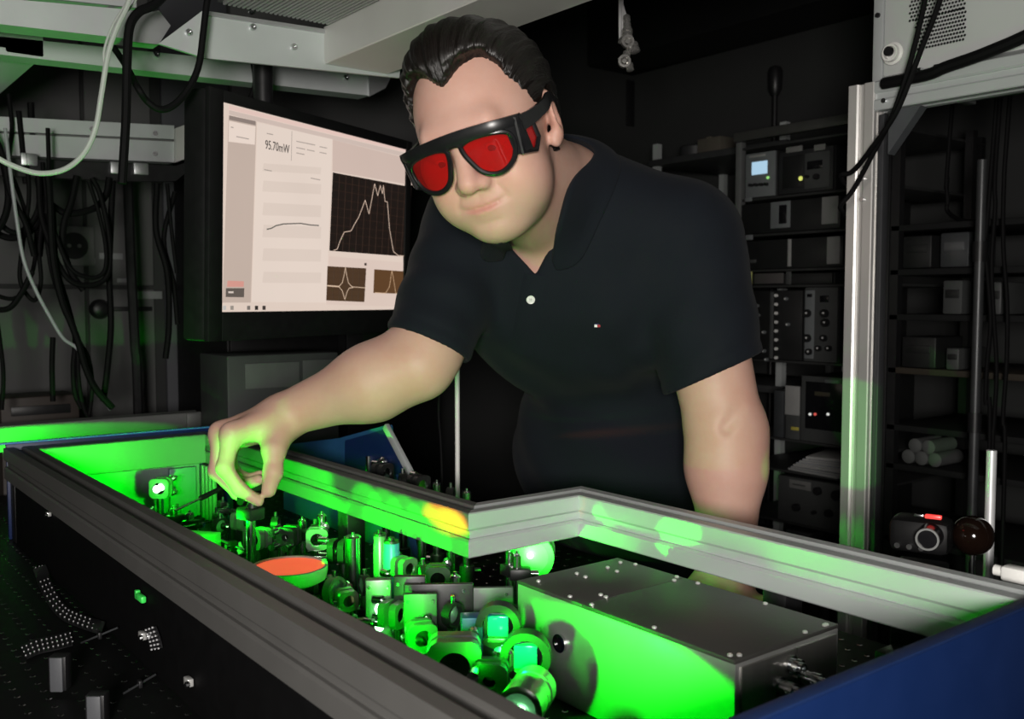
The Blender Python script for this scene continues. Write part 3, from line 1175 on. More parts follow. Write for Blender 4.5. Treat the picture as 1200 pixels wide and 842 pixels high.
q = to_head(hp_)
strand = np.stack([np.arctan2(q[:, 0], q[:, 2] + 0.02 + 0.25 * (0.1 - q[:, 1])), q[:, 1] * 10, np.zeros(len(q))], 1)
pm('hair', hp_, hqd, hair_material(), None, {'strand': strand})

# ---- polo shirt
shirt = SDF()
torso(shirt, 0.004)
hem_R = el_R + (sh_R - el_R) * 0.20
hem_L = el_L + (sh_L - el_L) * 0.26
outR = p_cone(sh_R, el_R, 0.072, 0.059)[0]
outL = p_cone(sh_L, el_L, 0.082, 0.066)[0]
# loose cloth hanging from the back behind the left arm
shirt.u(p_ell(pelvis + (mid_s - pelvis) * 0.45 + np.array([0.05, 0.05, 0]), (0.16, 0.12, 0.24)), 0.06)
# hollow the sleeves around the arms
dR = (el_R - sh_R) / np.linalg.norm(el_R - sh_R)
dL = (el_L - sh_L) / np.linalg.norm(el_L - sh_L)
hoR = sh_R + dR * 0.62 * np.linalg.norm(el_R - sh_R)
nR = np.array([-0.36, -0.22, -0.85])
nR /= np.linalg.norm(nR)
nL = np.array([0.40, -0.12, -0.88])
nL /= np.linalg.norm(nL)
cutR, cutL = V(499, 404, 1.31), V(840, 436, 1.32)
inR = p_cone(sh_R, el_R + dR * .1, 0.060, 0.0475)[0]
inL = p_cone(sh_L, el_L + dL * .1, 0.065, 0.0555)[0]
neck_ax = (H(0, -0.02, -0.02) - neck_b)
neck_ax /= np.linalg.norm(neck_ax)


def shirt_post(P, d):
    # folds
    w = 0.0026 * np.sin((P @ (e1 * 0.35 + e3 * 0.94)) * 58 + 2.2 * np.sin((P @ e1) * 17)) * np.clip((mid_s[2] - 0.10 - P[:, 2]) / 0.1, 0, 1)
    rr = P - sh_R
    w2 = 0.0030 * np.sin((rr @ dR) * 75 + (rr @ e1) * 40 + 1.0) * np.exp(-((rr @ rr.T.mean(1) * 0) ** 2)) if False else 0
    sr = np.exp(-((P - (sh_R * .5 + el_R * .5)) ** 2).sum(1) / 0.10 ** 2)
    sl = np.exp(-((P - (sh_L * .5 + el_L * .5)) ** 2).sum(1) / 0.11 ** 2)
    w = w + 0.0032 * sr * np.sin((P @ dR) * 70 + (P @ e2) * 40) + 0.0034 * sl * np.sin((P @ dL) * 62 + (P @ e1) * 55)
    ax = np.exp(-((P - tpt(0.13, 0.07, -0.14)) ** 2).sum(1) / 0.09 ** 2)
    w = w + 0.004 * ax * np.sin((P @ (e1 * 0.8 + e3 * 0.6)) * 90)
    d = d + w
    # sleeves, cut at the hem and hollow for a few centimetres
    for out, inn, cut, nn in ((outR, inR, cutR, nR), (outL, inL, cutL, nL)):
        a_ = (P - cut) @ nn
        sv = out(P) + w * 0.8 - 0.0015 * np.exp(-((a_ + 0.018) / 0.0035) ** 2) * -1
        sv = np.maximum(sv, a_)
        sv = np.where(a_ > -0.05, np.maximum(sv, -inn(P)), sv)
        k = 0.03 * np.clip((-a_ - 0.02) / 0.05, 0.1, 1)
        hh = np.clip(0.5 + 0.5 * (sv - d) / k, 0, 1)
        d = sv + (d - sv) * hh - k * hh * (1 - hh)
    # neck opening
    c = (P - neck_b) @ neck_ax
    rad_ = np.linalg.norm((P - neck_b) - c[:, None] * neck_ax, axis=1)
    d = np.where((c > 0.0) & (rad_ < 0.085), np.maximum(d, np.minimum((c - 0.020) * 0.9, 0.088 - rad_)), d)
    # V of the open placket
    q = (P - vtip)
    up = q @ vup
    sd = np.abs(q @ vsd + 0.002)
    vee = np.minimum(np.minimum(up * 0.80 - sd * 1.15, 0.03), (0.075 - up))
    front = (P @ e2) - (neck_b @ e2)
    d = np.where(front > -0.02, np.maximum(d, vee * 0.8), d)
    return d


vtip = V(627, 321, 1.27)
vup = (V(620, 270, 1.27) - vtip)
vup /= np.linalg.norm(vup)
vsd = np.cross(vup, np.array([0, 1, 0.0]))
vsd /= np.linalg.norm(vsd)
shirt.post = shirt_post
sp_, sq_ = surface_nets(shirt, (-0.30, 1.08, 0.70), (0.56, 1.90, 1.52), 0.0036)
sp_, sq_ = biggest(sp_, sq_)
sp_ = relax(sp_, sq_, 2, 0.5)


def cloth_material(name, c1, c2, rough=0.85, sheen=0.25, scale=900):
    m = mat(name, c1, rough, 0, 0.2, 25, 0.35, scale, col2=c2, spec=0.25)
    m.node_tree.nodes['Principled BSDF'].inputs['Sheen Weight'].default_value = sheen
    m.node_tree.nodes['Principled BSDF'].inputs['Sheen Roughness'].default_value = 0.5
    return m


NAVY = cloth_material('navy_pique', (0.0030, 0.0048, 0.0085), (0.0052, 0.0078, 0.0130), sheen=0.02)
shirto = pm('polo_shirt', sp_, sq_, NAVY)


def on_shirt(p, off):
    """push a view-frame point along the gradient to sit `off` outside the shirt"""
    p = np.array(p, float)
    for _ in range(12):
        P = p[None] + np.concatenate([np.zeros((1, 3)), np.eye(3) * 1e-3])
        v = shirt(P)
        g = (v[1:] - v[0]) / 1e-3
        gn = g / (np.linalg.norm(g) + 1e-9)
        p = p - gn * np.clip(v[0] - off, -0.02, 0.02)
    return p


def from_cam(u, v, off=0.002, d0=1.0, d1=1.6):
    """first hit of a pixel's ray on the shirt"""
    ds = np.linspace(d0, d1, 600)
    a, b = ray(u, v)
    P = np.stack([a * ds, ds, CAM_Z + b * ds], 1)
    s = shirt(P)
    k = np.argmax(s < off)
    return P[k]


# collar: a folded leaf round the neck; front edges read off the photograph, the back swept round the neck
def skin_or_shirt(P):
    return np.minimum(shirt(P), body(P))


def push(p, off, fn=skin_or_shirt):
    p = np.array(p, float)
    for _ in range(14):
        P = p[None] + np.concatenate([np.zeros((1, 3)), np.eye(3) * 1e-3])
        v = fn(P)
        g = (v[1:] - v[0]) / 1e-3
        gn = g / (np.linalg.norm(g) + 1e-9)
        p = p - gn * np.clip(v[0] - off, -0.015, 0.015)
    return p


def hit(u, v, off):
    ds = np.linspace(1.08, 1.6, 520)
    a, b = ray(u, v)
    P = np.stack([a * ds, ds, CAM_Z + b * ds], 1)
    s_ = skin_or_shirt(P)
    return P[np.argmax(s_ < off)]


def collar():
    na = neck_ax
    fwd = e2 - na * (e2 @ na)
    fwd /= np.linalg.norm(fwd)
    sd = np.cross(na, fwd) * SIDE
    # subject's left leaf (image right): neck edge and free edge, front to back
    inn = [hit(u, v, 0.006) for u, v in ((646, 300), (650, 275), (655, 245), (661, 215), (666, 188))]
    out = [hit(u, v, 0.006) for u, v in ((651, 319), (678, 313), (694, 292), (703, 262), (708, 228))]
    # round the back
    for k in range(1, 10):
        an = math.radians(62 + 26 * k)
        dirv = fwd * math.cos(an) + sd * math.sin(an)
        q = neck_b + na * 0.040 + dirv * 0.085
        inn.append(push(q, 0.008))
        out.append(push(q + dirv * 0.035 - na * 0.035, 0.007))
    # subject's right leaf (image left), back to front
    for (u, v), (u2, v2) in (((578, 268), (553, 285)), ((584, 276), (556, 300)), ((590, 284), (566, 309)), ((595, 292), (590, 306))):
        inn.append(hit(u, v, 0.006))
        out.append(hit(u2, v2, 0.006))
    I, O = np.array(inn), np.array(out)
    for _ in range(2):
        I[2:-2] = 0.5 * I[2:-2] + 0.25 * (I[3:-1] + I[1:-3])
        O[2:-2] = 0.5 * O[2:-2] + 0.25 * (O[3:-1] + O[1:-3])
    rows = []
    for a_, b_ in zip(I, O):
        rows.append([push(a_ - na * 0.022, -0.004), push(a_, 0.0075), push(a_ * .65 + b_ * .35, 0.0105), push(a_ * .3 + b_ * .7, 0.0085), push(b_, 0.0045)])
    pts = np.array(rows)
    P = Wn(pts) - np.array(PB)
    m = P.shape[1]
    vs = [P[i, j] for i in range(P.shape[0]) for j in range(m)]
    fs = [(i * m + j, (i + 1) * m + j, (i + 1) * m + j + 1, i * m + j + 1) for i in range(P.shape[0] - 1) for j in range(m - 1)]
    o = MB().add(vs, fs).build('collar', NAVY, shirto)
    md = o.modifiers.new('thick', 'SOLIDIFY')
    md.thickness = 0.003
    md.offset = 0
    sb_ = o.modifiers.new('soft', 'SUBSURF')
    sb_.levels = sb_.render_levels = 2
    return o


SIDE = 1 if (np.cross(neck_ax, e2) @ e1) > 0 else -1
collar()
# placket, button and the little flag emblem on the chest
mb = MB()
pl = [from_cam(u, v) for u, v in ((627, 322), (624, 336), (621, 352), (617, 372), (613, 395), (611, 415))]
vs, fs = [], []
for p in pl:
    for k in (-1, -0.5, 0, .5, 1):
        w_ = on_shirt(p + e1 * 0.016 * k, 0.0026 if abs(k) < 1 else 0.0006)
        vs.append(Wn(w_) - np.array(PB))
for i in range(len(pl) - 1):
    for j in range(4):
        fs.append((i * 5 + j, i * 5 + j + 1, (i + 1) * 5 + j + 1, (i + 1) * 5 + j))
mb.add(vs, fs)
mb.build('placket', NAVY, shirto)
bc = on_shirt(from_cam(622.5, 351), 0.004)
bn = np.array([-0.1, -1, 0.25])
bn /= np.linalg.norm(bn)
bcw, bnw = Vector(Wn(bc)) - PB, Vector(Wn(bn))
mb = MB()
mb.lathe(bcw, bnw, [(0.0050, 0), (0.0058, 0.0008), (0.0058, 0.0022), (0.0046, 0.0026), (0.0040, 0.0018), (0.0005, 0.0017)], 24)
bt = mb.build('button', mat('white_button', (0.75, 0.75, 0.72), 0.25, 0, 0.03), shirto)
mb = MB()
a, b_, _ = frame3(bnw)
for i in (-1, 1):
    for j in (-1, 1):
        mb.cyl(bcw + a * i * .0011 + b_ * j * .0011 + bnw * 0.0017, bcw + a * i * .0011 + b_ * j * .0011 + bnw * 0.0020, 0.0006, None, 8)
mb.build('button_hole', BLACK_S, bt)
fc = from_cam(700, 382, 0.001)
fcw = Vector(Wn(fc)) - PB
fx, fz = Vector(Wn(np.array([1, 0.15, 0]))), Vector((0, 0, 1))
fy = Vector(Wn(np.array([0, -1, 0.2])))
for du, wd, hh, colr, nm in ((-0.0022, 0.0038, 0.0034, (0.8, 0.8, 0.8), 'white_stitch'), (0.0020, 0.0038, 0.0034, (0.35, 0.02, 0.03), 'red_stitch'), (0, 0.0084, 0.0008, (0.02, 0.03, 0.12), 'navy_stitch')):
    mb = MB()
    zz = 0.0026 if nm == 'navy_stitch' else 0
    mb.prism([(-wd / 2, -hh / 2), (wd / 2, -hh / 2), (wd / 2, hh / 2), (-wd / 2, hh / 2)], fcw + fx * du + fz * zz + fy * .0015, fx, fz, fy, 0.0012)
    mb.build('emblem_patch', mat(nm, colr, 0.7, 0, 0.05), shirto)

# ---- trousers, belt line and shoes (out of sight behind the table)
tr = SDF()
ft = []
for s in (-1, 1):
    hip = pelvis + np.array([0.09 * s, 0.01, -0.03])
    kn = np.array([pelvis[0] + 0.10 * s, pelvis[1] + 0.02, 0.48])
    an = np.array([pelvis[0] + 0.11 * s, pelvis[1] + 0.08, 0.085])
    tr.u(p_cone(hip, kn, 0.092, 0.068), 0.03)
    tr.u(p_cone(kn, an, 0.068, 0.055), 0.02)
    ft.append(an)
tr.u(p_ell(pelvis + np.array([0, 0.01, -0.01]), (0.172, 0.132, 0.125)), 0.03)
tr.post = lambda P, d: np.maximum(d, 0.045 - P[:, 2]) + 0.002 * np.sin(P[:, 2] * 60 + P[:, 0] * 20)
tp_, tq_ = surface_nets(tr, (pelvis[0] - .3, pelvis[1] - .25, 0.0), (pelvis[0] + .3, pelvis[1] + .35, 1.0), 0.009)
pm('trousers', relax(tp_, tq_, 2), tq_, cloth_material('dark_denim', (0.008, 0.010, 0.016), (0.014, 0.017, 0.026), sheen=0.05))
for an in ft:
    sh = SDF()
    sh.u(p_cone(an + np.array([0, 0.02, -0.045]), an + np.array([0, -0.12, -0.05]), 0.042, 0.038), 0.02)
    sh.u(p_cone(an + np.array([0, 0.02, -0.03]), an + np.array([0, 0.01, 0.01]), 0.048, 0.045), 0.02)
    sh.post = lambda P, d: np.maximum(d, 0.002 - P[:, 2])
    a, b_ = surface_nets(sh, an + np.array([-.08, -.22, -.10]), an + np.array([.08, .12, .10]), 0.008)
    pm('shoe', relax(a, b_, 1), b_, BLACK_S)

# ---- laser goggles
FRAME = mat('goggle_black', (0.008, 0.008, 0.009), 0.32, 0, 0.1, 60)


def lens_material():
    m = bpy.data.materials.new('red_filter_lens')
    m.use_nodes = True
    nt = m.node_tree
    for n in list(nt.nodes):
        if n.type != 'OUTPUT_MATERIAL':
            nt.nodes.remove(n)
    out = [n for n in nt.nodes][0]
    tr_ = nt.nodes.new('ShaderNodeBsdfTransparent')
    tr_.inputs[0].default_value = (0.80, 0.045, 0.03, 1)
    df = nt.nodes.new('ShaderNodeBsdfDiffuse')
    nz = nt.nodes.new('ShaderNodeTexNoise')
    nz.inputs['Scale'].default_value = 30
    cr = nt.nodes.new('ShaderNodeMix')
    cr.data_type = 'RGBA'
    cr.inputs[6].default_value = (0.50, 0.018, 0.018, 1)
    cr.inputs[7].default_value = (0.62, 0.026, 0.024, 1)
    nt.links.new(nz.outputs['Fac'], cr.inputs[0])
    nt.links.new(cr.outputs[2], df.inputs[0])
    gl = nt.nodes.new('ShaderNodeBsdfGlossy')
    gl.inputs['Roughness'].default_value = 0.05
    m1 = nt.nodes.new('ShaderNodeMixShader')
    m1.inputs[0].default_value = 0.36
    nt.links.new(tr_.outputs[0], m1.inputs[1])
    nt.links.new(df.outputs[0], m1.inputs[2])
    m2 = nt.nodes.new('ShaderNodeMixShader')
    m2.inputs[0].default_value = 0.05
    nt.links.new(m1.outputs[0], m2.inputs[1])
    nt.links.new(gl.outputs[0], m2.inputs[2])
    nt.links.new(m2.outputs[0], out.inputs['Surface'])
    return m


RED = lens_material()
goggles = empty('laser_goggles', Wn(H(0, 0.1, 0)), 0, 'black wraparound laser safety goggles with red lenses worn by the person', 'goggles')
GB = Vector(goggles.location)


def gy(x):                      # front curve of the goggles: y as a function of x (head frame)
    return 0.1125 - 0.0035 * (x / 0.04) ** 2 - 0.011 * max(0, (abs(x) - 0.045) / 0.03) ** 2


def G(x, z, dy=0.0):
    z = z - 0.008
    return Vector(Wn(H(x, gy(x) + dy - 0.12 * max(0, -z - 0.0), z))) - GB


def GH(x, y, z):
    z = z - 0.008 * min(1, max(0, (y + 0.02) / 0.08))
    return Vector(Wn(H(x, y, z))) - GB


lens2d = [(0.0100, 0.013), (0.022, 0.0165), (0.040, 0.0160), (0.057, 0.0120), (0.0635, 0.005), (0.0632, -0.008), (0.057, -0.0205), (0.045, -0.0280), (0.032, -0.0280), (0.020, -0.0205), (0.0125, -0.006), (0.0090, 0.005)]


def ring2d(pts, k=5):
    n = len(pts)
    out = []
    for i in range(n):
        p0, p1, p2, p3 = [Vector(pts[(i + j - 1) % n]) for j in range(4)]
        for j in range(k):
            t = j / k
            out.append(0.5 * ((2 * p1) + (p2 - p0) * t + (2 * p0 - 5 * p1 + 4 * p2 - p3) * t * t + (3 * p1 - p0 - 3 * p2 + p3) * t ** 3))
    return out


for s in (1, -1):
    rg = ring2d(lens2d)
    mb = MB()
    mb.tube([G(s * p.x, p.y) for p in rg], 0.0031, 8, True)
    mb.build('rim', FRAME, goggles)
    # lens, a curved sheet
    cx = sum(p.x for p in rg) / len(rg)
    cy = sum(p.y for p in rg) / len(rg)
    vs, fs = [], []
    K = 6
    n = len(rg)
    for k in range(1, K + 1):
        for p in rg:
            t = k / K
            x_, z_ = cx + (p.x - cx) * t, cy + (p.y - cy) * t
            vs.append(G(s * x_, z_))
    vs.append(G(s * cx, cy))
    for k in range(K - 1):
        for i in range(n):
            j = (i + 1) % n
            fs.append((k * n + i, k * n + j, (k + 1) * n + j, (k + 1) * n + i))
    for i in range(n):
        fs.append((len(vs) - 1, i, (i + 1) % n))
    mb = MB()
    mb.add(vs, fs)
    mb.build('lens', RED, goggles)
    # side shield with a small red window
    sx = s
    sh_o = [(0.0715, 0.094, 0.020), (0.0775, 0.062, 0.0185), (0.0785, 0.060, -0.010), (0.0755, 0.072, -0.021), (0.068, 0.094, -0.017)]
    mb = MB()
    mb.tube([GH(sx * p[0], p[1], p[2]) for p in sh_o], 0.0034, 8, True)
    mb.build('side_frame', FRAME, goggles)
    mb = MB()
    mb.add([GH(sx * p[0], p[1], p[2]) for p in sh_o], [(0, 1, 2, 3, 4)])
    mb.build('side_window', RED, goggles)
    # temple arm
    mb = MB()
    ta = catmull([GH(sx * 0.0735, 0.090, 0.013), GH(sx * 0.0795, 0.060, 0.0135), GH(sx * 0.0850, 0.022, 0.0135), GH(sx * 0.0845, -0.004, 0.016), GH(sx * 0.080, -0.034, 0.004)], 5)
    upv = Vector(Wn(HR @ np.array([0, 0, 1.0])))
    for i in range(len(ta) - 1):
        hgt = 0.017 - 0.008 * i / len(ta)
        mb.bar(ta[i], ta[i + 1] + (ta[i + 1] - ta[i]) * 0.15, 0.0045, hgt, upv)
    mb.build('temple_arm', FRAME, goggles)
for s in (1, -1):
    mb = MB()
    grid = [[G(s * x, z, dd) for z in (-0.017, -0.008, 0.004, 0.0155)] for dd in (0.002, -0.003) for x in (0.0610, 0.066, 0.071, 0.0765)]
    vs = [q for r_ in grid for q in r_]
    fs = []
    for L_ in (0, 16):
        for i in range(3):
            for j in range(3):
                k = L_ + i * 4 + j
                fs.append((k, k + 1, k + 5, k + 4))
    bd = [0, 1, 2, 3, 7, 11, 15, 14, 13, 12, 8, 4]
    for i in range(12):
        j = (i + 1) % 12
        fs.append((bd[i], bd[j], bd[j] + 16, bd[i] + 16))
    mb.add(vs, fs)
    mb.build('hinge_block', FRAME, goggles)
# brow bar and bridge
mb = MB()
xs = np.linspace(-0.076, 0.076, 31)
upv = Vector(Wn(HR @ np.array([0, 0, 1.0])))
rows = []
for x in xs:
    t_ = abs(x) / 0.076
    zc = 0.0225 - 0.0045 * t_ ** 2
    hh = 0.0070 - 0.0018 * t_ ** 2
    rows.append([G(x, zc - hh, -0.003), G(x, zc - hh, 0.003), G(x, zc, 0.0048), G(x, zc + hh, 0.003), G(x, zc + hh, -0.005)])
vs = [p for r_ in rows for p in r_]
fs = []
for i in range(len(rows) - 1):
    for j in range(5):
        k = (j + 1) % 5
        fs.append((i * 5 + j, (i + 1) * 5 + j, (i + 1) * 5 + k, i * 5 + k))
fs += [tuple(range(5)), tuple((len(rows) - 1) * 5 + j for j in range(5))]
mb.add(vs, fs)
mb.build('brow_bar', FRAME, goggles)
mb = MB()
mb.tube(catmull([G(-0.0105, 0.012), G(-0.006, 0.0155), G(0, 0.0165), G(0.006, 0.0155), G(0.0105, 0.012)], 4), 0.0034, 8)
mb.build('bridge', FRAME, goggles)

# ------------------------------------------------------------------ monitor hanging under the shelf
mc = [V(267.2, 121.3, 1.507), V(258.4, 365.4, 1.497)]
mdir = np.array([0.4396, 0.898, 0.0])
mw, mh = 0.520, 0.324
m_tl = V(267.2, 121.3, 1.507)
m_ex = mdir
m_bl = V(258.6, 365.4, 1.500)
m_ez = (m_tl - m_bl)
m_ez -= m_ex * (m_ez @ m_ex)
mh = np.linalg.norm(m_ez)
m_ez /= mh
m_n = np.cross(m_ex, m_ez)
if m_n[1] > 0:
    m_n = -m_n
mon = empty('monitor', Wn(m_bl), 0, 'black flat monitor showing a warm white measurement program above the optics', 'monitor')
MBs = Vector(mon.location)
ux, uz, un = Vector(Wn(m_ex)), Vector(Wn(m_ez)), Vector(Wn(m_n))
Mm = Matrix((ux, un, uz)).transposed()
o0 = Vector((0, 0, 0))


def mloc(a, b, c=0.0):
    return ux * a + uz * b + un * c


bez = MB()
bl, br_, bt_, bb_ = 0.030, 0.020, 0.018, 0.045
bez.box(mloc(mw / 2 + (br_ - bl) / 2, mh / 2 + (bt_ - bb_) / 2, -0.028), (mw + bl + br_, 0.045, mh + bt_ + bb_), Mm, 0.006)
bez.build('housing', BLACK_S, mon)
for a0, a1, b0, b1 in ((-bl, 0, -bb_, mh + bt_), (mw, mw + br_, -bb_, mh + bt_), (0, mw, -bb_, 0), (0, mw, mh, mh + bt_)):
    MB().box(mloc((a0 + a1) / 2, (b0 + b1) / 2, -0.001), (a1 - a0, 0.010, b1 - b0), Mm, 0.0015).build('bezel', BLACK_S, mon)


def emis(name, col, st):
    if name in MATS:
        return MATS[name]
    m = bpy.data.materials.new(name)
    m.use_nodes = True
    nt = m.node_tree
    b = nt.nodes['Principled BSDF']
    b.inputs['Base Color'].default_value = (0.02, 0.02, 0.02, 1)
    b.inputs['Roughness'].default_value = 0.3
    tc = nt.nodes.new('ShaderNodeTexCoord')
    nz = nt.nodes.new('ShaderNodeTexNoise')
    nz.inputs['Scale'].default_value = 5
    nt.links.new(tc.outputs['Object'], nz.inputs['Vector'])
    mx = nt.nodes.new('ShaderNodeMix')
    mx.data_type = 'RGBA'
    mx.inputs[6].default_value = (*[c * 0.93 for c in col], 1)
    mx.inputs[7].default_value = (*[min(1, c * 1.05) for c in col], 1)
    nt.links.new(nz.outputs['Fac'], mx.inputs[0])
    nt.links.new(mx.outputs[2], b.inputs['Emission Color'])
    b.inputs['Emission Strength'].default_value = st
    MATS[name] = m
    return m


def s2l(*c):
    return tuple(((x / 255 + 0.055) / 1.055) ** 2.4 if x > 10 else x / 255 / 12.92 for x in c)


_n_ll = [0]
plane_p = np.array(m_bl)


def on_screen(u, v, k=0):
    """pixel -> point on the monitor's glass"""
    a, b = ray(u, v)
    dv = np.array([a, 1.0, b])
    c0 = np.array([0, 0, CAM_Z])
    t = ((plane_p - c0) @ m_n) / (dv @ m_n)
    return Vector(Wn(c0 + dv * t)) - MBs + un * (0.0006 + 0.0003 * k)


def cr(x, y):                    # helper grid measured on an enlarged view
    return 230 + x * 0.3684, 90 + y * 0.3682


scr = MB().box(mloc(mw / 2, mh / 2, 0.0), (mw, 0.001, mh), Mm).build('screen', emis('screen_white', s2l(222, 203, 190), 1.0), mon)


def patch(name, pts, col, k=1):
    P = [on_screen(*cr(*p), k) for p in pts]
    n = len(P)
    vs = P + [p - un * 0.0003 for p in P]
    fs = [tuple(range(n)), tuple(range(n, 2 * n))[::-1]] + [(i, (i + 1) % n, n + (i + 1) % n, n + i) for i in range(n)]
    return MB().add(vs, fs).build(name, emis('scr_%d_%d_%d' % col, s2l(*col), 1.0), scr, smooth=False)


def line(name, pts, col, w=0.0006, k=3):
    P = [on_screen(*cr(*p), k) for p in pts]
    mb = MB()
    for i in range(len(P) - 1):
        mb.bar(P[i], P[i + 1], w, 0.0003, un)
    return mb.build(name, emis('scr_%d_%d_%d' % col, s2l(*col), 1.0), scr, smooth=False)


patch('title_strip', [(103, 90), (690, 236), (690, 246), (103, 104)], (226, 196, 186))
patch('menu_strip', [(103, 106), (690, 248), (690, 262), (103, 120)], (205, 186, 176))
patch('side_bar', [(102, 122), (190, 143), (172, 718), (82, 718)], (193, 174, 162))
patch('side_bar_head', [(104, 123), (187, 141), (187, 154), (103, 136)], (140, 125, 118), 2)
patch('side_card', [(103, 140), (187, 158), (184, 216), (101, 206)], (232, 214, 202), 2)
patch('main_panel', [(194, 145), (432, 198), (412, 718), (176, 716)], (227, 210, 198))
for y0, y1 in ((275, 300), (330, 365), (400, 440), (470, 510), (545, 585), (620, 655)):
    patch('plot_band', [(212, y0), (396, y0 + 22 * (1 - y0 / 700)), (394, y1 + 18 * (1 - y1 / 700)), (208, y1)], (219, 202, 190), 2)
line('power_curve', [(222, 485), (236, 482), (252, 473), (275, 468), (300, 467), (330, 466), (360, 471), (388, 473)], (110, 104, 98), 0.0022)
line('divider', [(302, 172), (300, 268)], (150, 140, 132), 0.0008)
for x, y, l in ((316, 205, 34), (316, 225, 28), (316, 242, 26), (350, 212, 26), (350, 232, 24), (390, 222, 24), (390, 240, 22), (214, 295, 24), (362, 322, 30), (222, 180, 20), (125, 190, 40), (108, 160, 8)):
    line('text_row', [(x, y), (x + l, y + l * 0.2)], (168, 155, 147), 0.0016)
patch('upper_panel', [(433, 200), (690, 264), (686, 345), (432, 300)], (205, 183, 172))
patch('scope_plot', [(433, 304), (684, 351), (670, 572), (422, 553)], (22, 12, 8), 2)
for i in range(1, 12):
    t = i / 12
    line('grid_line', [(433 + 251 * t, 304 + 47 * t), (422 + 248 * t, 553 + 19 * t)], (66, 42, 30), 0.0004, 3)
for i in range(1, 9):
    t = i / 9
    line('grid_line', [(433 - 11 * t, 304 + 249 * t), (684 - 14 * t, 351 + 221 * t)], (66, 42, 30), 0.0004, 3)
line('scope_trace', [(434, 552), (446, 548), (455, 522), (468, 494), (490, 490), (503, 465), (515, 445), (535, 392), (547, 436), (556, 390), (565, 340), (575, 378), (583, 345), (590, 372), (593, 345), (598, 396), (606, 398), (612, 480), (625, 556), (640, 568), (664, 570)], (224, 196, 176), 0.0011, 4)
patch('lower_panel', [(420, 570), (670, 592), (664, 732), (412, 724)], (218, 197, 185), 1)
patch('spectrum_plot', [(416, 602), (539, 609), (533, 716), (412, 711)], (74, 52, 34), 2)
patch('spectrum_plot', [(565, 612), (664, 619), (660, 690), (562, 687)], (92, 62, 36), 2)
for i in range(1, 6):
    t = i / 6
    line('grid_line', [(416 + 123 * t, 602 + 7 * t), (412 + 121 * t, 711 + 5 * t)], (48, 32, 20), 0.0004, 3)
    line('grid_line', [(416 - 4 * t, 602 + 109 * t), (539 - 6 * t, 609 + 107 * t)], (48, 32, 20), 0.0004, 3)
line('spectrum_trace', [(414, 663), (452, 666), (462, 655), (468, 630), (472, 606), (477, 635), (482, 656), (494, 668), (536, 671)], (214, 186, 160), 0.0012, 4)
line('spectrum_trace', [(414, 665), (452, 668), (462, 680), (470, 708), (478, 682), (484, 672), (496, 670)], (214, 186, 160), 0.0012, 4)
line('spectrum_trace', [(566, 686), (600, 688), (612, 668), (620, 617), (625, 640), (632, 688), (658, 689)], (206, 170, 134), 0.0010, 4)
patch('badge', [(98, 648), (150, 650), (149, 668), (96, 668)], (212, 150, 138), 2)
patch('badge', [(93, 672), (151, 672), (150, 701), (92, 700)], (96, 86, 80), 2)
line('badge_text', [(100, 685), (116, 685)], (215, 200, 190), 0.0028)
for x, c in ((88, (190, 186, 182)), (112, (150, 140, 132)), (165, (120, 112, 106)), (190, (40, 34, 32)), (214, (60, 52, 48))):
    patch('task_icon', [(x - 5, 728), (x + 5, 728), (x + 5, 741), (x - 5, 741)], c, 2)
patch('cursor_dot', [(533, 592), (540, 592), (540, 600), (533, 600)], (60, 50, 44), 3)


def text_mesh(body, size, origin, ax, ay, az, name, m, parent, extrude=0.0002, align='LEFT'):
    cu = bpy.data.curves.new(name, 'FONT')
    cu.body = body
    cu.size = size
    cu.extrude = extrude
    cu.align_x = align
    cu.resolution_u = 3
    t = bpy.data.objects.new(name, cu)
    COL.objects.link(t)
    dg = bpy.context.evaluated_depsgraph_get()
    me = bpy.data.meshes.new_from_object(t.evaluated_get(dg))
    bpy.data.objects.remove(t, do_unlink=True)
    Mx = Matrix((Vector(ax), Vector(ay), Vector(az))).transposed()
    for v_ in me.vertices:
        v_.co = Mx @ v_.co + Vector(origin)
    me.materials.clear()
    me.materials.append(m)
    o = bpy.data.objects.new(name, me)
    COL.objects.link(o)
    o.parent = parent
    return o


p0 = on_screen(*cr(217, 228), 2)
text_mesh('95.70mW', 0.0205, p0, ux * 0.74, uz, un, 'readout', emis('scr_70_64_60', s2l(70, 64, 60), 1.0), scr)
# bracket behind the monitor up to the shelf
pc = mloc(mw * 0.36, mh * 0.6, -0.075)
top = Vector((pc.x, pc.y, 1.69 - MBs.z))
MB().cyl(pc, top, 0.017, None, 16).build('mount_pole', BLACK, mon)
MB().box(pc + un * 0.02, (0.11, 0.03, 0.11), Mm, 0.004).build('mount_plate', BLACK, mon)
MB().box(top + Vector((0, 0, -0.006)), (0.10, 0.10, 0.012), None, 0.002).build('ceiling_flange', BLACK, mon)

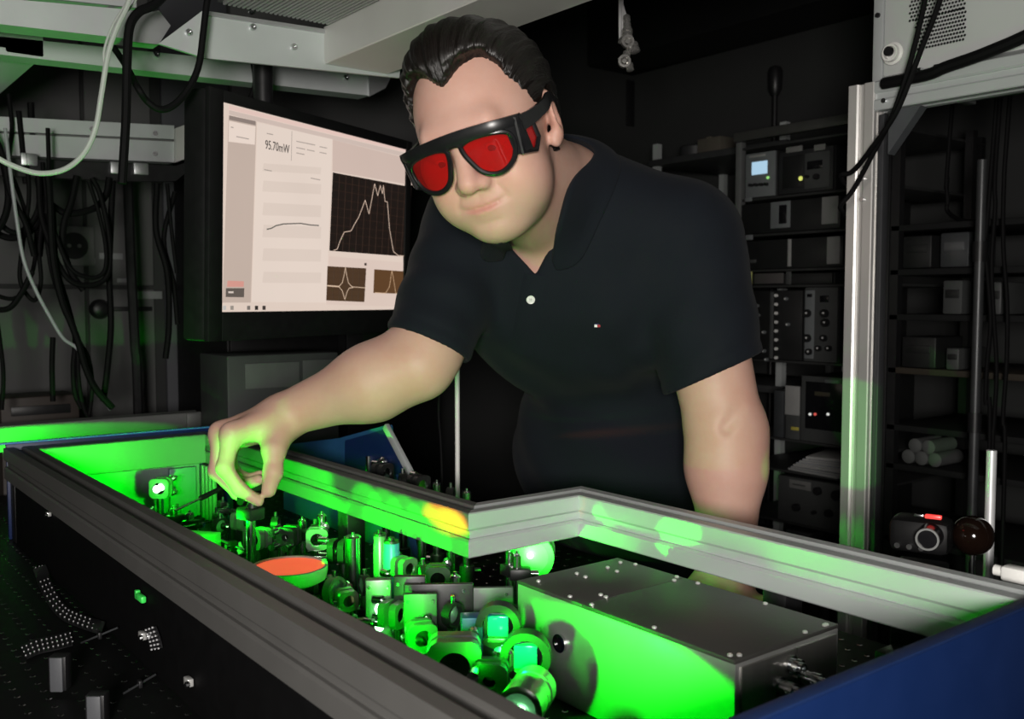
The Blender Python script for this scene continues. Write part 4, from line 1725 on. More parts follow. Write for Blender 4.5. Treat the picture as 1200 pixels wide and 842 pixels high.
# ------------------------------------------------------------------ tall black cabinet and grey box in the dark behind the monitor
cb = empty('black_cabinet', (-2.45, 1.20, 0), 0, 'tall black equipment cabinet standing in the dark behind the monitor', 'cabinet')
MB().box((0, 0, 0.82), (0.36, 0.62, 1.64), None, 0.006).build('body', BLACK_S, cb)
MB().box((0.184, -0.16, 0.90), (0.012, 0.29, 1.40), None, 0.003).build('door', BLACK_S, cb)
MB().box((0.184, 0.155, 0.90), (0.012, 0.29, 1.40), None, 0.003).build('door', BLACK_S, cb)
MB().box((0.196, -0.03, 0.95), (0.012, 0.012, 0.14), None, 0.003).build('handle', ALU_D, cb)
gb = PX(310, 446, -2.0)
gi = empty('grey_instrument', (-1.98, gb.y, TZ), 0, 'dark grey instrument box with a paler front plate behind the bare forearm', 'instrument')
hgt = gb.z + 0.06 - TZ
MB().box((-0.06, 0.03, hgt / 2), (0.16, 0.26, hgt), None, 0.004).build('case', mat('dark_grey_case', (0.035, 0.037, 0.038), 0.6), gi)
MB().box((0.022, 0.0, hgt - 0.045), (0.006, 0.125, 0.055), None, 0.002).build('front_plate', mat('mid_grey_plate', (0.085, 0.088, 0.088), 0.6), gi)
MB().box((0.022, 0.115, hgt - 0.06), (0.006, 0.09, 0.09), None, 0.002).build('front_plate', mat('dim_grey_plate', (0.055, 0.058, 0.058), 0.6), gi)

# ------------------------------------------------------------------ silver laser head box inside the enclosure
SBZ = 0.95
sb = empty('silver_box', (-0.655, 0.706, TZ), 0, 'flat brushed metal box with screwed lid and coaxial sockets inside the enclosure', 'box')
SB = Vector(sb.location)
x0, x1, y0, y1 = -0.802, -0.508, 0.632, 0.780
LID = mat('shaded_lid_aluminium', (0.10, 0.096, 0.09), 0.5, 0.6, 0.12, 10, 0.06, 200)  # lid colour darkened for the light that only grazes flat tops
SIDE_M = mat('brushed_side', (0.50, 0.50, 0.49), 0.36, 0.7, 0.08, 10, 0.05, 200)
MB().box(Vector(((x0 + x1) / 2, (y0 + y1) / 2, (TZ + .001 + SBZ - 0.004) / 2)) - SB, (x1 - x0, y1 - y0, SBZ - 0.005 - TZ), None, 0.001).build('body', SIDE_M, sb)
sx_ = PZ(742, 692, SBZ).x
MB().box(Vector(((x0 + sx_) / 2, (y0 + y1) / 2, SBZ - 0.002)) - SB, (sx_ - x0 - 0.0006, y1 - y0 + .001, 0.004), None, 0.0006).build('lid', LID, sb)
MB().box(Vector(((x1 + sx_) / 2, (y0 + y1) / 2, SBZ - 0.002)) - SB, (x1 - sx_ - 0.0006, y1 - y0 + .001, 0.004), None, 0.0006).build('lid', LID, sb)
MB().box(Vector((x1 + 0.0015, (y0 + y1) / 2, 0.896)) - SB, (0.003, y1 - y0 - 0.012, 0.094), None, 0.0008).build('end_plate', mat('brushed_end_plate', (0.36, 0.35, 0.33), 0.3, 0.85, 0.1, 8, 0.05, 200, (1, 12, 1)), sb)
scr1 = None
for u, v in ((631, 681), (668, 699), (692, 709), (704, 697), (710, 699.5), (676, 672), (686, 676), (712, 665), (723, 669.5), (727, 659), (759, 658), (758, 738), (790, 680), (801, 674), (827, 681), (898, 707), (980, 737), (969, 749), (999, 741.5), (878, 772), (835, 775)):
    c = PZ(u, v, SBZ)
    c.x = min(max(c.x, x0 + .005), x1 - .005)
    c.y = min(max(c.y, y0 + .005), y1 - .005)
    if scr1 is None:
        scr1 = MB().lathe((0, 0, 0), (0, 0, 1), [(0.0024, 0), (0.0024, 0.0012), (0.0018, 0.0018), (0.0009, 0.0018), (0.0008, 0.0008), (0.0001, 0.0008)], 10).build('screw', mat('bright_screw', (0.8, 0.8, 0.78), 0.3, 0.6), sb)
        s_ = scr1
    else:
        s_ = scr1.copy()
        COL.objects.link(s_)
    s_.location = c - SB
c = PY(657, 753, y0)
MB().ring(c - SB, (0, 1, 0), 0.0095, 0.0062, 0.006).build('beam_port', STEEL, sb)
MB().cyl(c - SB + Vector((0, -.0005, 0)), c - SB + Vector((0, -.0012, 0)), 0.0062, None, 20).build('port_glass', BLACK_G, sb)
# coaxial sockets with a tee on the end
for u, v, L in ((912, 803, 0.022), (938, 791, 0.026), (926, 778, 0.014)):
    c = PX(u, v, x1 + 0.003) - SB
    mb = MB().lathe(c, (1, 0, 0), [(0.0085, 0), (0.0085, 0.003), (0.0062, 0.003), (0.0062, L * .5), (0.0072, L * .5), (0.0072, L * .8), (0.0050, L * .8), (0.0050, L), (0.003, L), (0.003, L - .003)], 18)
    soc = mb.build('coax_socket', STEEL, sb)
    MB().cyl(c + Vector((L * .62, -0.0095, 0)), c + Vector((L * .62, 0.0095, 0)), 0.0016, None, 10).build('bayonet_pin', STEEL, soc)

# ------------------------------------------------------------------ optics on the table: builders (local frame: light runs along x)
PLATE = mat('machined_aluminium', (0.20, 0.21, 0.20), 0.35, 0.5, 0.08, 20)
GLASS_C = mat('cyan_coated_glass', (0.02, 0.17, 0.42), 0.12, 0.1, 0.15, 40)
GLASS_B = mat('blue_anodised', (0.015, 0.06, 0.24), 0.4, 0.1, 0.1, 40)
MIRR = mat('mirror_glass', (0.70, 0.72, 0.72), 0.06, 1.0, 0.02, 20)
LENSG = mat('lens_glass', (0.20, 0.30, 0.26), 0.05, 0.2, 0.05, 20)
GLOW = emis('laser_spot_glow', (0.35, 1.0, 0.40), 14.0)
DARKM = mat('black_mount', (0.018, 0.019, 0.019), 0.4, 0.3, 0.2, 60)


def base_post(e, h, pr=0.0063, m=STEEL, hold=0.045, holdm=DARKM, foot=True):
    if foot:
        mb = MB().box((0.0, 0, 0.005), (0.036, 0.021, 0.009), None, 0.0015)
        mb.build('base', DARKM, e)
        MB().cyl((0.0142, 0, 0.0095), (0.0142, 0, 0.013), 0.0032, None, 10).build('base_bolt', STEEL, e)
    if hold:
        MB().cyl((0, 0, 0.0095), (0, 0, hold), 0.0105, None, 18).build('post_holder', holdm, e)
        MB().cyl((0, 0.0105, hold - .008), (0, 0.019, hold - .008), 0.0042, None, 10).build('thumb_screw', STEEL, e)
    MB().cyl((0, 0, hold if hold else 0.0095), (0, 0, h), pr, None, 16).build('post', m, e)


def oe(name, p, rz, label, cat, group=None):
    return empty(name, (p[0], p[1], TZ + 0.0015), rz, label, cat, group)


def mirror_mount(p, rz, label, zc=0.085, s=0.046, plate=PLATE, knob=STEEL, optic=MIRR, group=None, hold=0.04, thick=0.008):
    e = oe('mirror_mount', p, rz, label, 'mirror mount', group)
    base_post(e, zc - s / 2, hold=min(hold, zc - s / 2 - .006))
    h = s / 2
    # front plate: square with a bored hole and a cut corner, as a loop of quads
    n = 28
    out = []
    for i in range(n):
        a = 2 * math.pi * i / n + math.pi / 4
        k = h / max(abs(math.cos(a)), abs(math.sin(a)))
        k = min(k, h * 1.22)
        out.append((k * math.cos(a), k * math.sin(a)))
    ri = s * 0.30
    for nm, xx, t, r in (('front_plate', 0.0, thick, ri), ('back_plate', -thick - 0.006, thick, ri * .6)):
        vs, fs = [], []
        for i in range(n):
            a = 2 * math.pi * i / n + math.pi / 4
            for x_ in (xx - t / 2, xx + t / 2):
                vs.append((x_, out[i][0], zc + out[i][1]))
                vs.append((x_, r * math.cos(a), zc + r * math.sin(a)))
        for i in range(n):
            j = (i + 1) % n
            A, B = 4 * i, 4 * j
            fs += [(A, B, B + 1, A + 1), (A + 2, A + 3, B + 3, B + 2), (A, A + 2, B + 2, B), (A + 1, B + 1, B + 3, A + 3)]
        MB().add(vs, fs).build(nm, plate, e, angle=30)
    MB().cyl((-0.003, 0, zc), (0.0025, 0, zc), ri, None, 24).build('mirror', optic, e)
    for yy, zz in ((h * .72, h * .72), (-h * .72, -h * .72), (h * .72, -h * .72)):
        kb = MB()
        kb.cyl((-thick * 1.5 - .006, yy, zc + zz), (-thick * 1.5 - 0.013, yy, zc + zz), 0.0028, None, 10)
        kb.cyl((-thick * 1.5 - 0.013, yy, zc + zz), (-thick * 1.5 - 0.024, yy, zc + zz), 0.0052, None, 14)
        tag(kb.build('knob', knob, e))
    return e


def lens_mount(p, rz, label, zc=0.085, r=0.016, ring=DARKM, glass=LENSG, group=None, hold=0.04, depth=0.010):
    e = oe('lens_mount', p, rz, label, 'lens mount', group)
    base_post(e, zc - r, hold=min(hold, zc - r - .006))
    MB().ring((0, 0, zc), (1, 0, 0), r, r * 0.78, depth, 28).build('ring', ring, e)
    MB().lathe((-0.003, 0, zc), (1, 0, 0), [(r * .78, 0), (r * .78, 0.002), (r * .6, 0.0042), (r * .3, 0.0055), (0.0003, 0.006)], 24).build('lens', glass, e)
    MB().cyl((0, 0, zc + r - .001), (0, 0, zc + r + 0.007), 0.0024, None, 10).build('set_screw', STEEL, e)
    return e


def post_stand(p, rz, label, h=0.10, r=0.0063, m=STEEL, group=None, clamp=True):
    e = oe('optic_post', p, rz, label, 'post', group)
    base_post(e, h, r, m, hold=0.04)
    MB().lathe((0, 0, h), (0, 0, 1), [(r, 0), (r * .8, 0.002), (0.002, 0.002), (0.002, 0.006), (0.0005, 0.006)], 14).build('stud', STEEL, e)
    if clamp:
        MB().box((0.004, 0, h * .78), (0.026, 0.018, 0.014), None, 0.002).build('clamp', DARKM, e)
        MB().cyl((0.017, 0, h * .78), (0.026, 0, h * .78), 0.0046, None, 12).build('clamp_knob', STEEL, e)
    return e


def filter_mount(p, rz, label, zc=0.085, r=0.018, glass=GLASS_C, group=None):
    """black horseshoe mount with a square filter plate"""
    e = oe('filter_mount', p, rz, label, 'filter mount', group)
    base_post(e, zc - r, hold=0.035)
    mb = MB()
    n = 20
    vs, fs = [], []
    for i in range(n + 1):
        a = -math.pi * 0.75 + 2 * math.pi * 0.88 * i / n
        for rr, x_ in ((r * 1.25, -.008), (r * 1.25, .008), (r * .86, .008), (r * .86, -.008)):
            vs.append((x_, rr * math.cos(a), zc + rr * math.sin(a)))
    for i in range(n):
        for k in range(4):
            l = (k + 1) % 4
            fs.append((4 * i + k, 4 * i + 4 + k, 4 * i + 4 + l, 4 * i + l))
    fs += [(0, 1, 2, 3), tuple(4 * n + k for k in range(4))]
    mb.add(vs, fs).build('horseshoe', DARKM, e)
    MB().box((0.0, 0, zc), (0.012, r * 1.15, r * 1.15), None, 0.001).build('filter', glass, e)
    MB().box((0.0, 0, zc - r * .78), (0.016, r * 1.2, 0.005), None, 0.001).build('filter_seat', PLATE, e)
    return e


def plate_block(p, rz, label, w=0.03, t=0.012, h=0.09, m=PLATE, group=None, hole=True, screws=True):
    e = oe('optic_block', p, rz, label, 'mount', group)
    MB().box((0, 0, h / 2 + 0.0005), (t, w, h), None, 0.0015).build('plate', m, e)
    MB().box((-t * .9, 0, 0.006), (t * 1.2, w * 1.1, 0.012), None, 0.001).build('foot', DARKM, e)
    if hole:
        MB().ring((t / 2, 0, h * .72), (1, 0, 0), w * .30, w * .20, 0.003, 20).build('aperture', DARKM, e)
    if screws:
        for s in (-1, 1):
            MB().cyl((t / 2, s * w * .36, h * .93), (t / 2 + .0018, s * w * .36, h * .93), 0.0019, None, 10).build('screw', STEEL, e)
    return e


def tube_stand(p, rz, label, r=0.012, zc=0.085, L=0.05, m=DARKM, end=LENSG, group=None):
    e = oe('lens_tube', p, rz, label, 'lens tube', group)
    base_post(e, zc - r, hold=0.035)
    MB().lathe((-L / 2, 0, zc), (1, 0, 0), [(r * .8, 0), (r, 0.002), (r, L * .3), (r * .93, L * .32), (r * .93, L * .36), (r, L * .38), (r, L - .002), (r * .82, L), (r * .74, L), (r * .74, L - .004)], 26).build('barrel', m, e)
    MB().cyl((L / 2 - .005, 0, zc), (L / 2 - .0035, 0, zc), r * .74, None, 22).build('front_glass', end, e)
    return e


def upright_can(p, label, r=0.012, h=0.10, m=GLASS_B, top=DARKM, group=None):
    e = oe('upright_cylinder', p, 0, label, 'cylinder', group)
    MB().lathe((0, 0, 0), (0, 0, 1), [(r * 1.25, 0), (r * 1.25, 0.008), (r, 0.009), (r, h - .012), (r * .94, h - .011), (r * .94, h)], 24).build('body', m, e)
    MB().lathe((0, 0, h), (0, 0, 1), [(r * .94, 0), (r * .9, 0.003), (r * .4, 0.003), (r * .4, 0.007), (0.001, 0.007)], 20).build('cap', top, e)
    return e


def spot(e, c, r=0.0045):
    """a scatter spot where the beam strikes the part"""
    return MB().sphere(c, r, 12, 8).build('laser_spot', GLOW, e)


def T(u, v, z):
    q = PZ(u, v, z)
    return (q.x, q.y)

# ------------------------------------------------------------------ optics in the enclosure
R90 = math.pi / 2


def V2W(u, v, d):
    return PD(u, v, d)


GREEN = (0.0, 1.0, 0.006)
# far end: a mirror mount struck by the beam, with its glow
e = mirror_mount(T(187, 573, 0.925), -0.7, 'aluminium mirror mount with a blazing green spot before the grey end plate', 0.085, 0.034)
spot(e, (0.012, 0.0, 0.086), 0.0062)
point('beam_scatter_fill', PZ(196, 568, 0.945), 0.45, GREEN, 0.006)
e = plate_block(T(232, 622, 0.925), -0.9, 'pale square block with a bright green spot below the reaching hand', 0.055, 0.03, 0.080, m=mat('white_ceramic', (0.55, 0.57, 0.55), 0.5), hole=False)
spot(e, (0.017, 0.004, 0.068), 0.0055)
point('beam_scatter_fill', PZ(246, 612, 0.955), 0.7, GREEN, 0.006)
# clamps and rods between them
post_stand(T(222, 592, 0.93), 0.5, 'short steel post with a black clamp behind the pale square block', 0.075)
post_stand(T(203, 585, 0.93), 1.9, 'steel post with a side knob beside the blazing mirror mount', 0.072)
lens_mount(T(258, 606, 0.925), 0.2, 'black lens ring on a post right under the pinching fingers', 0.07, 0.013)
# screwdriver standing across
dv = empty('hex_driver', PZ(205, 598, 0.945), 0, 'slim dark hex driver propped beside the hand', 'screwdriver')
a, b = PZ(205, 598, 0.945), PD(263, 570, PZ(263, 570, 0.965).dot(Vector((-sn, cs, 0))))
MB().cyl((0, 0, 0), (b - a) * 0.55, 0.0016, None, 10).build('shaft', STEEL, dv)
MB().cyl((b - a) * 0.5, (b - a), 0.0040, 0.0036, 12).build('grip', BLACK_S, dv)
# the knob held between thumb and finger
kn = empty('adjuster_mount', (*T(292, 552, 1.0), TZ + .0015), 0.3, 'tall black adjuster mount with a small mirror gripped by the hand', 'mirror mount')
hz = V(293, 556, 1.262)
kx = Vector(Wn(hz))
kn.location = (kx.x, kx.y, TZ + .0015)
base_post(kn, 0.13, hold=0.06)
MB().box((0, 0, 0.128), (0.030, 0.024, 0.016), None, 0.002).build('head', DARKM, kn)
MB().cyl((0.004, 0, 0.134), (0.004, 0, 0.150), 0.007, 0.006, 16).build('knob', DARKM, kn)
MB().cyl((-0.006, -0.010, 0.146), (-0.006, -0.0125, 0.146), 0.0065, None, 18).build('mirror', MIRR, kn)

# middle cluster below and right of the hand
specs = [
    ('m', (287, 612, .92), 0.4, 'low aluminium mirror mount left of the orange dish', dict(zc=.08, s=.025)),
    ('m', (306, 634, .92), -1.2, 'aluminium mirror mount just behind the rim of the orange dish', dict(zc=.082, s=.027)),
    ('l', (323, 611, .92), 0.9, 'black lens ring with steel set screw below the fingertips', dict(zc=.075, r=.011)),
    ('m', (335, 628, .925), 2.2, 'dark mirror mount with steel knobs between hand and orange dish', dict(zc=.085, s=.027, plate=DARKM)),
    ('p', (357, 612, .93), 0.3, 'steel post with clamp under the green lit rail', dict(h=.09)),
    ('m', (372, 632, .925), -0.5, 'bright aluminium mirror mount behind the orange dish', dict(zc=.085, s=.029)),
    ('l', (392, 622, .92), 1.2, 'black lens ring behind the bright aluminium mirror mount', dict(zc=.078, r=.013)),
    ('p', (374, 603, .95), 1.0, 'slim bright steel post close to the green lit rail', dict(h=.11, clamp=False)),
    ('m', (404, 645, .925), 0.8, 'dark mirror mount right of the orange dish', dict(zc=.082, s=.029, plate=DARKM)),
    ('p', (418, 628, .93), -0.4, 'steel post with clamp next to the chrome column', dict(h=.085)),
    ('l', (392, 690, .905), 0.4, 'upright lens ring catching green light in front of the dish', dict(zc=.062, r=.017, ring=PLATE)),
    ('m', (410, 702, .90), -0.2, 'small aluminium mount low behind the near rail', dict(zc=.058, s=.023)),
    ('l', (425, 690, .905), 1.4, 'dark lens ring between low aluminium mount and spot plate', dict(zc=.068, r=.012)),
    ('m', (484, 662, .925), 0.2, 'aluminium mirror mount under the corner of the rail frame', dict(zc=.082, s=.025)),
    ('l', (503, 672, .925), 1.3, 'dark lens ring under the corner of the rail frame', dict(zc=.083, r=.012)),
    ('m', (563, 672, .93), -0.6, 'dark mirror mount with steel knobs behind the blue cube', dict(zc=.085, s=.029, plate=DARKM)),
    ('p', (585, 668, .93), 0.0, 'steel post with black clamp left of the twin chrome posts', dict(h=.095)),
    ('l', (520, 716, .925), 0.3, 'black lens ring beside the dark upright plate', dict(zc=.08, r=.013)),
    ('m', (478, 724, .915), 0.5, 'aluminium mirror mount with a hole right of the spot plate', dict(zc=.075, s=.027)),
    ('m', (497, 748, .91), -0.35, 'ring shaped aluminium mount glowing green near the rail', dict(zc=.07, s=.029)),
    ('l', (520, 765, .905), 1.1, 'low black lens ring behind the square green mount', dict(zc=.062, r=.014)),
    ('p', (512, 784, .90), 0.7, 'short steel post with clamp close behind the near rail', dict(h=.06)),
]
for t, (u, v, z), rz, lab, kw in specs:
    p = T(u, v, z)
    if t == 'm':
        mirror_mount(p, rz, lab, **kw)
    elif t == 'l':
        lens_mount(p, rz, lab, **kw)
    else:
        post_stand(p, rz, lab, **kw)
# chrome column, green cylinder and blue tube
post_stand(T(432, 642, .935), 0.2, 'thick chrome column standing left of the blue cylinder', 0.108, 0.0105, STEEL, clamp=False)
upright_can(T(452, 640, .938), 'pale grey cylinder touching the blue cylinder', 0.0085, 0.110, PLATE)
upright_can(T(467, 640, .938), 'blue anodised cylinder standing under the yellow lit rail', 0.0105, 0.108, mat('sky_blue_anodised', (0.06, 0.22, 0.50), 0.4, 0.1))
# plate with the double spot
e = plate_block(T(446, 706, .92), -0.55, 'grey upright plate with two dazzling green spots', 0.028, 0.012, 0.105, hole=False)
spot(e, (0.010, 0.002, 0.075), 0.0062)
spot(e, (0.012, 0.001, 0.056), 0.0050)
for sx0, sp0 in ((-0.955, 6.5), (-1.005, 6.5), (-1.055, 6.5), (-1.105, 6.5), (-1.155, 6.5), (-1.21, 6.5)):
    spotl('beam_scatter_fill', (sx0, 0.475, 0.962), (sx0 - 0.005, 0.655, 0.9405), sp0, 40, GREEN, 0.25)  # added row of unseen spots, turns the rail face evenly green
point('beam_scatter_fill', PZ(455, 735, 0.935), 1.6, GREEN, 0.006)
# dark upright plates
plate_block(T(478, 695, .93), -0.65, 'dark upright plate beside the grey spot plate', 0.035, 0.010, 0.108, DARKM, hole=False)
plate_block(T(527, 690, .94), -0.6, 'wide black shield plate below the rail corner', 0.075, 0.006, 0.104, DARKM, hole=False)
plate_block(T(505, 700, .94), -0.62, 'tall thin dark shield beside the wide black shield plate', 0.035, 0.006, 0.105, mat('dark_green_grey', (0.06, 0.07, 0.065), 0.45, 0.3), hole=False)
plate_block(T(588, 690, .93), -0.6, 'grey plate behind the cyan filters', 0.055, 0.006, 0.098, mat('dark_green_grey', (0.06, 0.07, 0.065), 0.45, 0.3), hole=False)
# blue and cyan pieces
tube_stand(T(537, 692, .93), 0.85, 'short pale lens tube with a cyan front glass', 0.0105, 0.082, 0.034, mat('pale_tube', (0.35, 0.38, 0.40), 0.3, 0.5), GLASS_C)
plate_block(T(541, 732, .915), -0.55, 'matt blue square block between the lens mounts', 0.022, 0.020, 0.088, GLASS_B, hole=False, screws=False)
filter_mount(T(580, 733, .925), -0.75, 'black horseshoe mount holding a cyan filter beside the blue square block', 0.085, 0.018)
filter_mount(T(615, 770, .915), -0.75, 'black horseshoe mount holding a cyan filter in front of the silver box', 0.076, 0.019)
# large square mount, chrome post
mirror_mount(T(551, 778, .915), -0.62, 'large square aluminium mount with a round bore glowing green', 0.070, 0.050, hold=0.03, thick=0.012)
post_stand(T(590, 770, .905), 0.2, 'short chrome column between square mount and cyan filter', 0.070, 0.0105, STEEL, clamp=False)
# bright tube at the lower edge
e = tube_stand(T(618, 822, .90), -0.95, 'fat silver lens tube with a dazzling green front beside the near rail', 0.020, 0.062, 0.055, mat('satin_aluminium_tube', (0.45, 0.46, 0.45), 0.3, 0.7), LENSG)
spot(e, (0.026, 0.0, 0.058), 0.0075)
mirror_mount(T(588, 803, .905), 2.4, 'dark mirror mount with a steel knob beside the fat silver tube', 0.062, 0.034, plate=DARKM)
spotl('beam_scatter_fill', (-0.665, 0.485, 0.957), (-0.660, 0.632, 0.893), 9.0, 42, GREEN, 0.25, wide=3.6)  # added spot in mid-air, spreads green over the silver box face
point('beam_scatter_fill', (-0.69, 0.50, 0.925), 0.15, GREEN, 0.006)
# twin posts and glowing tube under the jog of the frame
post_stand(T(597, 645, .94), 0.0, 'slim chrome post of a pair under the silver rail', 0.096, 0.0055, STEEL, clamp=True)
post_stand(T(606, 652, .94), 0.9, 'second slim chrome post beside its twin, with low clamp', 0.100, 0.0050, STEEL, clamp=True)
e = tube_stand((-0.985, 0.800), -0.75, 'short fat tube glowing green under the bend of the silver rail', 0.031, 0.072, 0.045, mat('frosted_green_tube', (0.30, 0.40, 0.32), 0.5, 0.1), mat('frosted_disc', (0.4, 0.5, 0.42), 0.6))
spot(e, (0.026, 0.0, 0.076), 0.0042)
point('beam_scatter_fill', e.location + Vector((0.050, -0.010, 0.085)), 0.4, GREEN, 0.006)

# orange dish
e = oe('orange_dish', T(339, 664, 0.945), 0, 'round shallow dish with a glowing orange red fluorescent disc', 'dish')
MB().cyl((0, 0, 0), (0, 0, 0.080), 0.014, 0.018, 20).build('stem', DARKM, e)
MB().lathe((0, 0, 0.078), (0, 0, 1), [(0.036, 0.009), (0.042, 0.0125), (0.0435, 0.020), (0.0435, 0.0275), (0.0405, 0.0275), (0.0400, 0.0225), (0.001, 0.0225)], 40).build('bowl', mat('white_rim', (0.30, 0.32, 0.28), 0.45), e)
MB().cyl((0, 0, 0.1010), (0, 0, 0.1035), 0.0402, None, 40).build('fluorescent_disc', mat('orange_fluorescent', (0.95, 0.16, 0.07), 0.5, 0, 0.08, 20, emit=(1.0, 0.13, 0.05), estr=0.75), e)

# a bar of light along the bottom: flat green strip rail
e = empty('guide_rail', (-1.03, 0.445, TZ + .0015), math.radians(-2), 'thin aluminium guide rail lying behind the near rail', 'rail')
MB().box((0, 0, 0.030), (0.36, 0.010, 0.012), None, 0.002).build('bar', PLATE, e)
for x in (-.16, .16):
    MB().box((x, 0, 0.0125), (0.02, 0.014, 0.024), None, 0.001).build('foot', DARKM, e)

# behind the silver box and along the far right rail
lens_mount((-0.56, 0.803), 0.3, 'small dark lens ring squeezed behind the silver box', 0.055, 0.012)
plate_block((-0.46, 0.775), 0.2, 'small dark bracket right of the silver box', 0.03, 0.010, 0.06, DARKM)
post_stand((-0.415, 0.760), 0.2, 'short brass tinted post between silver box and blue panel', 0.075, 0.005, mat('brass', (0.45, 0.36, 0.15), 0.3, 1.0), clamp=False)

# ------------------------------------------------------------------ stray light: added spot lamps that stand in for beam reflections
# far box: an added unseen spot lights the rail beyond the blue divider
spotl('beam_scatter_fill', (-1.93, 0.42, 0.972), (-2.16, 0.42, 0.968), 7.0, 16, GREEN, 0.3, wide=11.0)
spotl('added_stray_light', (-0.55, 0.62, 1.035), (-0.925, 1.45, 1.025), 13.0, 12, GREEN, 0.1)
spotl('added_stray_light', PZ(372, 655, 0.975), PY(522, 608, yl), 14.0, 12, (1.0, 0.22, 0.0), 0.4, wide=2.6)
spotl('added_stray_light', (-0.875, 0.70, 0.925), PY(790, 628, yr), 2.0, 15, GREEN, 0.1)
spotl('beam_scatter_fill', PZ(215, 585, 0.95), (xl, 0.48, 0.915), 12.0, 40, GREEN, 0.4, wide=2.6)
spotl('beam_scatter_fill', PZ(262, 612, 0.96), (-1.30, 0.655, 0.95), 11.0, 36, GREEN, 0.4, wide=3.0)
spotl('added_stray_light', PZ(200, 575, 0.95), PX(70, 40, -1.6), 4.5, 62, GREEN, 0.6)

# ------------------------------------------------------------------ the crowd of small posts, clamps and screws between the mounts
def crowd_a():
    e = oe('clamp_post', (0, 0), 0, 'x', 'post', 'small clamp posts crowding the optics table')
    MB().cyl((0, 0, 0), (0, 0, 0.008), 0.011, None, 14).build('base', DARKM, e)
    MB().cyl((0, 0, 0.008), (0, 0, 0.066), 0.0042, None, 12).build('post', STEEL, e)
    MB().box((0.003, 0, 0.058), (0.020, 0.012, 0.011), None, 0.0015).build('clamp', DARKM, e)
    MB().cyl((0.013, 0, 0.058), (0.019, 0, 0.058), 0.0034, None, 10).build('screw', STEEL, e)
    MB().cyl((-0.003, 0, 0.0635), (-0.003, 0, 0.072), 0.0022, None, 8).build('screw', STEEL, e)
    return e


def crowd_b():
    e = oe('rod_clamp', (0, 0), 0, 'x', 'clamp', 'small rod clamps crowding the optics table')
    MB().cyl((0, 0, 0), (0, 0, 0.040), 0.0085, None, 14).build('holder', DARKM, e)
    MB().cyl((0, 0, 0.040), (0, 0, 0.062), 0.0050, None, 12).build('post', STEEL, e)
    MB().cyl((-0.030, 0, 0.064), (0.030, 0, 0.068), 0.0022, None, 8).build('cross_rod', STEEL, e)
    MB().box((0, 0, 0.066), (0.011, 0.011, 0.012), None, 0.0015).build('clamp', DARKM, e)
    MB().cyl((0, 0.0055, 0.066), (0, 0.012, 0.066), 0.0036, None, 10).build('thumb_screw', STEEL, e)
    return e


def crowd_c():
    e = oe('prism_mount', (0, 0), 0, 'x', 'mount', 'small prism mounts crowding the optics table')
    MB().box((0, 0, 0.022), (0.020, 0.020, 0.044), None, 0.0015).build('block', DARKM, e)
    MB().prism([(-.009, 0), (.009, 0), (0, .015)], (0, 0, 0.0445), (1, 0, 0), (0, 0, 1), (0, 1, 0), 0.014).build('prism', MIRR, e)
    MB().box((0.0115, 0, 0.032), (0.003, 0.012, 0.014), None, 0.0008).build('side_plate', PLATE, e)
    for q in (-1, 1):
        MB().cyl((0.013, q * .003, 0.034), (0.0145, q * .003, 0.034), 0.0014, None, 8).build('screw', STEEL, e)
    return e


optics = [o for o in bpy.data.objects if o.parent is None and o.type == 'EMPTY' and o.get('category') in ('mirror mount', 'lens mount', 'post', 'mount', 'lens tube', 'filter mount', 'cylinder', 'dish')
          and 0.35 < o.location.y < 0.70 and -1.8 < o.location.x < -0.45 and o.name not in ('clamp_post', 'rod_clamp', 'prism_mount') and not o.name.startswith('adjuster')]
for it in range(40):                      # nudge neighbours apart by a few millimetres
    for i, a in enumerate(optics):
        for b in optics[i + 1:]:
            d = b.location - a.location
            d.z = 0
            need = 0.052 if 'dish' in (a['category'], b['category']) else 0.034
            labs = a['label'] + '|' + b['label']
            if 'fat silver lens tube with' in labs and 'dark mirror mount with a steel knob' in labs:
                need = 0.060
            if 'just behind the rim' in labs and 'between hand and orange dish' in labs:
                need = 0.048
            if 1e-6 < d.length < need:
                m = d.normalized() * (need - d.length) * 0.25
                if need == 0.060:          # only the mirror mount gives way to the big tube
                    if 'steel knob beside the fat' in a['label']:
                        a.location -= m * 2
                    else:
                        b.location += m * 2
                else:
                    a.location -= m
                    b.location += m
    for a in optics:
        a.location.y = min(max(a.location.y, 0.392), 0.612)
used = [(o.location.x, o.location.y) for o in bpy.data.objects if o.parent is None and o.type == 'EMPTY' and 0.35 < o.location.y < 0.68 and -1.8 < o.location.x < -0.45 and o.name != 'laser_enclosure' and abs(o.location.z - TZ) < 0.01]
rng = random.Random(11)
protos = [crowd_a(), crowd_b(), crowd_c()]
crowd_lab = ['small black clamp with bright screws on a steel post in the crowded optics', 'small cross rod clamped on a short steel post in the crowded optics', 'small black block with a glass prism on top in the crowded optics']
cnt = [0, 0, 0]
tries = 0
while sum(cnt) < 42 and tries < 6000:
    tries += 1
    x = rng.uniform(-1.62, -0.86)
    y = rng.uniform(0.40, 0.625)
    if any((x - a) ** 2 + (y - b) ** 2 < 0.034 ** 2 for a, b in used):
        continue
    used.append((x, y))
    k = rng.choice([0, 0, 1, 1, 2])
    o = protos[k] if cnt[k] == 0 else copy_tree(protos[k])
    cnt[k] += 1
    o.location = (x, y, TZ + .0015)
    o.rotation_euler.z = rng.uniform(0, 6.28)
    o['label'] = crowd_lab[k]

spotl('beam_scatter_fill', PZ(232, 640, 0.955), V2W(288, 530, 1.27), 3.2, 34, GREEN, 0.5)  # added unseen spot to tint the hand green

